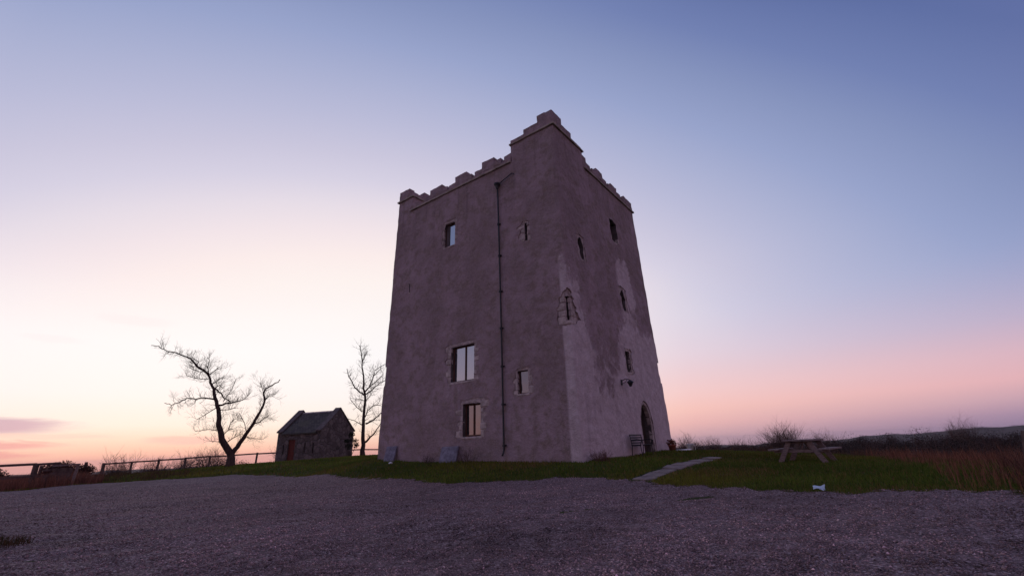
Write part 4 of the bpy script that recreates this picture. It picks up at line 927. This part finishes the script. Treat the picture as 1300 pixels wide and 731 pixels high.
nf = empty('roadside_fence', (-24,21.5,0)); tag(nf, 'near wooden fence with thick top rail at the left edge of the yard', 'fence')
nfp = [(-25.1,18.6),(-24.42,20.5),(-23.42,23.0),(-22.72,23.5)]
for k, (x, y) in enumerate(nfp):
    if k < 3: add_part(post(nf, x, y, 1.06, .17), nf)
    if k:
        x0_, y0_ = nfp[k-1]; a = Vector((x0_,y0_,H(x0_,y0_)+1.08))-nf.location; b_ = Vector((x,y,H(x,y)+1.1))-nf.location
        mb = MB(); mb.beam(a, b_, .10, .11); mb.build('top_rail', MAT['fence'], nf)
        off = Vector((.06,-.06,-.55)); mb = MB(); mb.beam(a+off, b_+off, .05, .09); mb.build('rail', MAT['fence'], nf)
hu = empty('wooden_hurdle', (-22.62,23.72,H(-22.62,23.72))); tag(hu, 'weathered grey boarded hurdle leaning at the end of the near fence', 'hurdle')
hd = Vector((.58,.81,0)).normalized(); HWd = .8
for k in range(9):
    u = -HWd+HWd*2*k/9*.62; hh = .55+.32*min(1,k/5); q = hd*u; mb = MB(); mb.beam(q+Vector((0,0,.02)), q+Vector((.10,.10,hh)), .172, .03, up=(-hd.y,hd.x,0)); mb.build('board', MAT['fence'], hu)
for zz in (.3,.8):
    mb = MB(); mb.beam(hd*(-HWd)+Vector((.0,-.04,zz)), hd*(.32)+Vector((.0,-.04,zz)), .04, .09); mb.build('rail', MAT['fence'], hu)
mb = MB(); mb.beam(hd*(.36)+Vector((0,0,-.2)), hd*(.42)+Vector((.03,0,1.0)), .12, .12); mb.build('post', MAT['wood_grey'], hu)
mb = MB(); mb.beam(hd*(-.55)+Vector((.08,0,.98)), hd*(.46)+Vector((.08,0,1.02)), .12, .07); mb.build('top_rail', MAT['wood_grey'], hu)
rp = post(None, 9.40, 9.02, .86, .10, 'fence', 'fence_post', (.05,.22)); tag(rp, 'leaning dark fence post in the tall grass at right edge', 'post')

# ------------------------------------------------------------------ picnic table
tb = empty('picnic_table', (9.95,16.6,H(9.95,16.6)), 0); tag(tb, 'weathered wooden picnic table with attached benches on the lawn', 'table')
tb.rotation_euler = (0,0,-R(31)-R(14))      # long axis = local Y
for k in range(5):
    x = -.36+.18*k; mb = MB(); mb.box((x-.086,-.84,.70),(x+.086,.84,.755)); mb.build('top_plank', MAT['wood_grey'], tb, bevel=.006)
for s_ in (-1,1):
    for k in range(2):
        x = s_*(.68+.15*k); mb = MB(); mb.box((x-.072,-.92,.415),(x+.072,.92,.470)); mb.build('seat_plank', MAT['wood_grey'], tb, bevel=.006)
for y in (-.62,.62):
    for s_ in (-1,1):
        mb = MB(); mb.beam((s_*.70,y+.024*s_,-.05),(s_*.28,y+.024*s_,.70), .05, .15, up=(0,0,1)); mb.build('leg', MAT['wood_grey'], tb)
    mb = MB(); mb.beam((-.82,y+.075,.385),(.82,y+.075,.385), .045, .08); mb.build('seat_beam', MAT['wood_grey'], tb)
    mb = MB(); mb.beam((-.38,y+.075,.67),(.38,y+.075,.67), .045, .07); mb.build('top_beam', MAT['wood_grey'], tb)
    mb = MB(); mb.beam((0,y-.03 if y > 0 else y+.11,.40),(0,.05*(1 if y > 0 else -1),.70), .04, .07); mb.build('brace', MAT['wood_grey'], tb)

# ------------------------------------------------------------------ garden bench by the door
bp = TP((4.62,-.42,0)); bz = H(bp.x,bp.y)
bn = empty('garden_bench', (bp.x,bp.y,bz+.02), TROT); tag(bn, 'dark iron garden bench standing by the arched doorway', 'bench')
for s_ in (-.62,.62):
    mb = MB(); mb.tube([(s_,.22,0),(s_,.18,.42),(s_,.25,.88)], .02, 6); mb.tube([(s_,-.24,0),(s_,-.20,.42),(s_,-.26,.62)], .02, 6)
    mb.tube([(s_,.20,.62),(s_,-.05,.66),(s_,-.26,.63),(s_,-.31,.57)], .022, 6); mb.tube([(s_,.18,.41),(s_,-.22,.41)], .018, 6); mb.build('end_frame', MAT['iron'], bn)
for k in range(5):
    y = -.2+.095*k; mb = MB(); mb.box((-.66,y-.034,.425),(.66,y+.034,.447)); mb.build('seat_slat', MAT['iron'], bn, bevel=.004)
for k in range(4):
    z = .52+.11*k; mb = MB(); mb.box((-.66,.17+.018*k,z-.03),(.66,.195+.018*k,z+.03)); mb.build('back_slat', MAT['iron'], bn, bevel=.004)

# ------------------------------------------------------------------ small things
def lean_slab(u, w, h_, th_, rot, label):
    q = TP((-.27,u,0)); z = H(q.x,q.y); o = empty('leaning_slab', (q.x,q.y,z)) if 0 else None
    mb = MB(); mb.box((-th_,-w/2,-.05),(0,w/2,h_), jit=.02); o = mb.build('stone_slab', MAT['slate_slab'], None, bevel=.01)
    o.location = (q.x,q.y,z); o.rotation_euler = (0,R(17),TROT+rot); tag(o, label, 'slab', 'stone slabs leaning on the tower'); return o
lean_slab(10.75, .62, .72, .10, R(14), 'narrow grey stone slab leaning on the wall at the tower\'s left corner')
lean_slab(6.65, .95, .68, .09, R(6), 'broad grey stone slab leaning on the wall beneath the lower window')
def pebble(name, x, y, r_, m, label, cat, sq=.6, seed=1):
    bm = bmesh.new(); bmesh.ops.create_icosphere(bm, subdivisions=2, radius=r_)
    for v_ in bm.verts:
        n_ = noise.noise(v_.co*(2.2/r_)*.5+Vector((seed,0,0))); v_.co *= 1+.28*n_; v_.co.z *= sq
    me = bpy.data.meshes.new(name); bm.to_mesh(me); bm.free(); o = link(name, me, m, None, True); o.location = (x,y,H(x,y)+r_*sq*.8); tag(o, label, cat); return o
pebble('white_stone', -6.14, 22.9, .09, MAT['white'], 'small white stone on the grass before the leaning slabs', 'stone', seed=4)
# crumpled pale sheet on the gravel edge
mb = MB(); nx, ny = 7, 5
for i in range(nx):
    for j in range(ny):
        x, y = (i/(nx-1)-.5)*.19, (j/(ny-1)-.5)*.12; mb.v.append((x+random.uniform(-.01,.01), y+random.uniform(-.01,.01),   .05+.07*(j/(ny-1))+.04*noise.noise(Vector((x*9,y*9,2)))))
for i in range(nx-1):
    for j in range(ny-1): mb.f.append((i*ny+j,(i+1)*ny+j,(i+1)*ny+j+1,i*ny+j+1))
pc = mb.build('plastic_sheet', MAT['paper']); pc.location = (5.72,9.4,H(5.72,9.4)+.0); pc.rotation_euler = (0,0,R(-35)); tag(pc, 'crumpled pale blue sheet lying where gravel meets the lawn', 'litter')
sm = pc.modifiers.new('thick', 'SOLIDIFY'); sm.thickness = .006
# pot, low slab and bucket past the doorway
q = TP((8.15,-.55,0)); pot = empty('plant_pot', (q.x,q.y,H(q.x,q.y))); tag(pot, 'terracotta plant pot with dry plant right of the arched door', 'plant pot')
mb = MB(); mb.lathe([(0,0),(.13,0),(.18,.26),(.205,.27),(.205,.32),(.17,.32),(.16,.27),(0,.26)], 16); mb.build('pot', MAT['terracotta'], pot, True)
V_, C_ = leaf_cards((0,0,.42), (.26,.26,.17), 260, .045, (.10,.03,.018), (.20,.07,.035), rng); link('foliage', quad_mesh('foliage', [V_], [C_]), MAT['leaf'], pot)
q = TP((9.3,-.7,0)); st_ = MB(); st_.box((-.75,-.2,-.1),(.75,.2,.10), jit=.02); o = st_.build('stone_kerb', MAT['white'], None, bevel=.02); o.location = (q.x,q.y,H(q.x,q.y)); o.rotation_euler = (0,0,TROT); tag(o, 'low pale stone block at the tower\'s right-hand foot', 'stone')
q = TP((10.35,-.75,0)); bk = empty('white_bucket', (q.x,q.y,H(q.x,q.y))); tag(bk, 'small white bucket on the grass beyond the tower\'s right corner', 'bucket')
mb = MB(); mb.lathe([(0,0),(.15,0),(.19,.34),(.205,.34),(.205,.37),(.18,.37),(.14,.04),(0,.04)], 16); mb.build('pail', MAT['white'], bk, True)
mb = MB(); mb.tube([(.2,0,.34),(.26,0,.26),(.3,.05,.14),(.28,.08,.04)], .014, 6); mb.build('handle', MAT['white'], bk)

# ------------------------------------------------------------------ grass
def blades(n_, x, y, hgt, wid, cols, rng, bend=.5, z=None, seg2=False):
    z = height(x, y)-.01 if z is None else z
    a = rng.uniform(0,2*np.pi,n_); ln = rng.uniform(.0,bend,n_)*hgt; b = rng.uniform(0,2*np.pi,n_)
    p = np.stack([x,y,z],-1); w = np.stack([np.cos(a)*wid/2,np.sin(a)*wid/2,np.zeros(n_)],-1)
    l = np.stack([np.cos(b)*ln,np.sin(b)*ln,hgt*np.sqrt(np.clip(1-(ln/hgt)**2*.6,.2,1))],-1)
    if not seg2:
        V = np.stack([p-w,p+w,p+l],1).reshape(-1,3); F = np.arange(3*n_).reshape(-1,3); return V, F, np.repeat(cols,3,0)
    m = p+l*np.array([.35,.35,.6]); V = np.stack([p-w,p+w,m+w*.7,p+l,m-w*.7],1).reshape(-1,3)
    f = np.array([(0,1,2),(0,2,4),(4,2,3)]); F = (f[None]+5*np.arange(n_)[:,None,None]).reshape(-1,3); return V, F, np.repeat(cols,5,0)
def foot(x, y, pad=.05):
    dx, dy = x-2.353, y-17.489; c_ = dx*.598+dy*.8015; a_ = -dx*.8015+dy*.598
    t1 = (c_ > -pad) & (c_ < TW2+pad) & (a_ > -pad) & (a_ < TW1+pad)
    dx, dy = x+16.80, y-40.; u = dx*fdir.x+dy*fdir.y; g_ = dx*gdir.x+dy*gdir.y
    return t1 | ((u > 0) & (u < HL) & (g_ > 0) & (g_ < HG))
def on_path(x, y):
    m = np.zeros(x.shape, bool)
    for k in range(len(pp)-1):
        a = np.array(pp[k]); b_ = np.array(pp[k+1]); d = b_-a; t_ = np.clip(((x-a[0])*d[0]+(y-a[1])*d[1])/(d@d),0,1)
        m |= np.hypot(x-a[0]-d[0]*t_, y-a[1]-d[1]*t_) < .40
    return m
def gwob(x, y): return .16*np.sin(x*2.7+y*1.3)+.10*np.sin(x*6.1-y*4.7)
def vnoise(x, y, s, o=0.):
    return .5+.25*np.sin(x*s+o+1.3*np.sin(y*s*.7))+.25*np.sin(y*s*1.3-o+1.1*np.sin(x*s*.8+2))
rng = np.random.default_rng(5); N = 620000
az = rng.uniform(R(-54), R(54), N); r_ = 4.*(48/4.)**(rng.random(N)**.85); x, y = r_*np.sin(az), r_*np.cos(az)
w = gwob(x,y); keep = ~in_poly(x+w*1.4, y+w, GRAVEL) & ~foot(x,y) & ~on_path(x,y); x, y, r_ = x[keep], y[keep], r_[keep]
n_ = len(x); tuft = vnoise(x,y,1.9)*.6+vnoise(x,y,5.3,1.)*.4
hgt = (.045+.09*tuft*rng.random(n_)+.03*rng.random(n_))*(1+.006*r_); wid = .006+.0011*r_
dry = (rng.random(n_) < .10+.22*(vnoise(x,y,.9,2.) > .72))
g0 = np.array([.036,.058,.006]); g1 = np.array([.150,.184,.022]); t_ = rng.random((n_,1))*.75+.25*tuft[:,None]; t_ = t_*(.45+.75*vnoise(x,y,.8,4.)[:,None]); cols = g0*(1-t_)+g1*t_; cols *= (1.+.35*sstep(0,-12,x))[:,None]; cols[:,0] *= 1+.35*sstep(.6,.85,vnoise(x,y,.55,7.))
cols[dry] = np.array([.22,.12,.045])*rng.uniform(.6,1.2,(dry.sum(),1))
V, F, C_ = blades(n_, x, y, hgt, wid, cols, rng, .8)
tag(link('grass', np_mesh('grass', V, F, C_), MAT['plant']), 'short winter turf round the tower and on the lawn', kind='stuff')

def tall(poly, n_, h0, h1, c0, c1, seed, dens=None, wid=.008, bend=.45):
    rng = np.random.default_rng(seed); P = np.array(poly); lo, hi = P.min(0), P.max(0)
    x = rng.uniform(lo[0],hi[0],n_); y = rng.uniform(lo[1],hi[1],n_); k = in_poly(x,y,poly)
    cl = vnoise(x,y,2.3,seed)*.6+vnoise(x,y,6.1,seed+1)*.4; k &= rng.random(n_) < np.clip(cl*2.6-.85,.03,1)
    w = gwob(x,y); k &= ~in_poly(x+w,y+w*.7,GRAVEL) | (rng.random(n_) < .02)
    x, y, cl = x[k], y[k], cl[k]; m = len(x); t_ = rng.random((m,1))
    hgt = (h0+(h1-h0)*rng.random(m))*(.55+.7*cl); r_ = np.hypot(x,y)
    return blades(m, x, y, hgt, wid*(.6+.045*r_), np.array(c0)*(1-t_)+np.array(c1)*t_, rng, bend, seg2=True)
TG = []
ORG0, ORG1 = (.10,.036,.024), (.34,.135,.075)
TG.append(tall([(7.1,7.9),(8.4,7.2),(12,9),(19,15),(21,22),(16,23),(13.2,17.6),(10.5,12.5),(8.2,9.4)], 24000, .15,.50, ORG0, ORG1, 1))
TG.append(tall([(7.9,7.6),(12,7.5),(15,12),(11.5,11.5),(9.2,9.6)], 14000, .25,.72, (.05,.022,.018), (.24,.10,.062), 8, bend=.9))
TG.append(tall([(3.9,3.2),(4.9,4.7),(6.5,6.5),(7.5,7.6),(9.5,7.5),(8,4.5),(6,2.5)], 14000, .06,.26, (.05,.045,.014), (.14,.065,.03), 2, bend=.7))
TG.append(tall([(14,20),(22,22),(20,30),(14,29),(10,33),(9,31),(12.5,25)], 16000, .15,.45, (.06,.032,.02), (.16,.085,.045), 3))
TG.append(tall([(-32,17),(-24.5,19.3),(-22.2,20.6),(-21.6,23.6),(-22.1,25.5),(-26,29),(-36,30)], 70000, .25,.7, (.12,.042,.030), (.32,.135,.08), 4))
TG.append(tall([(-22.1,25.4),(-18.5,26.6),(-22,32),(-32,36),(-36,34),(-27,29)], 22000, .12,.35, (.05,.045,.016), (.15,.075,.035), 6))
off = 0; VV, FF, CC = [], [], []
for V, F, C_ in TG: VV.append(V); FF.append(F+off); CC.append(C_); off += len(V)
tag(link('tall_dry_grass', np_mesh('tall_dry_grass', np.concatenate(VV), np.concatenate(FF), np.concatenate(CC)), MAT['plant']), 'tall russet dry grass along the yard and lawn edges', kind='stuff')
# weeds straying onto the gravel at the lower left
rng = np.random.default_rng(9); m = 1800; a = rng.uniform(0,6.283,m); t_ = rng.random(m)**.7
x = -7.75+np.cos(a)*t_*.62; y = 6.9+np.sin(a)*t_*.8; q = rng.random((m,1))
V, F, C_ = blades(m, x, y, rng.uniform(.04,.16,m), .009, np.array((.03,.036,.010))*(1-q)+np.array((.11,.045,.022))*q, rng, .9, height(x,y)+.03, True)
tag(link('weeds', np_mesh('weeds', V, F, C_), MAT['plant']), 'weeds and moss growing through the gravel at lower left', kind='stuff')

# ------------------------------------------------------------------ evening haze
hz = MB(); hz.box((-6100,-6100,-215), (6100,6100,18)); hz = hz.build('haze', None); tag(hz, 'thin evening haze over the plain', kind='stuff')
hm = bpy.data.materials.new('haze'); hm.use_nodes = True; hm.node_tree.nodes.clear(); g = NT(hm.node_tree)
pv = g.n('ShaderNodeVolumePrincipled'); pv.inputs['Color'].default_value = (.86,.80,.86,1); pv.inputs['Density'].default_value = .00006; pv.inputs['Anisotropy'].default_value = .2
o = g.n('ShaderNodeOutputMaterial'); g.nt.links.new(pv.outputs[0], o.inputs['Volume']); hz.data.materials.append(hm)
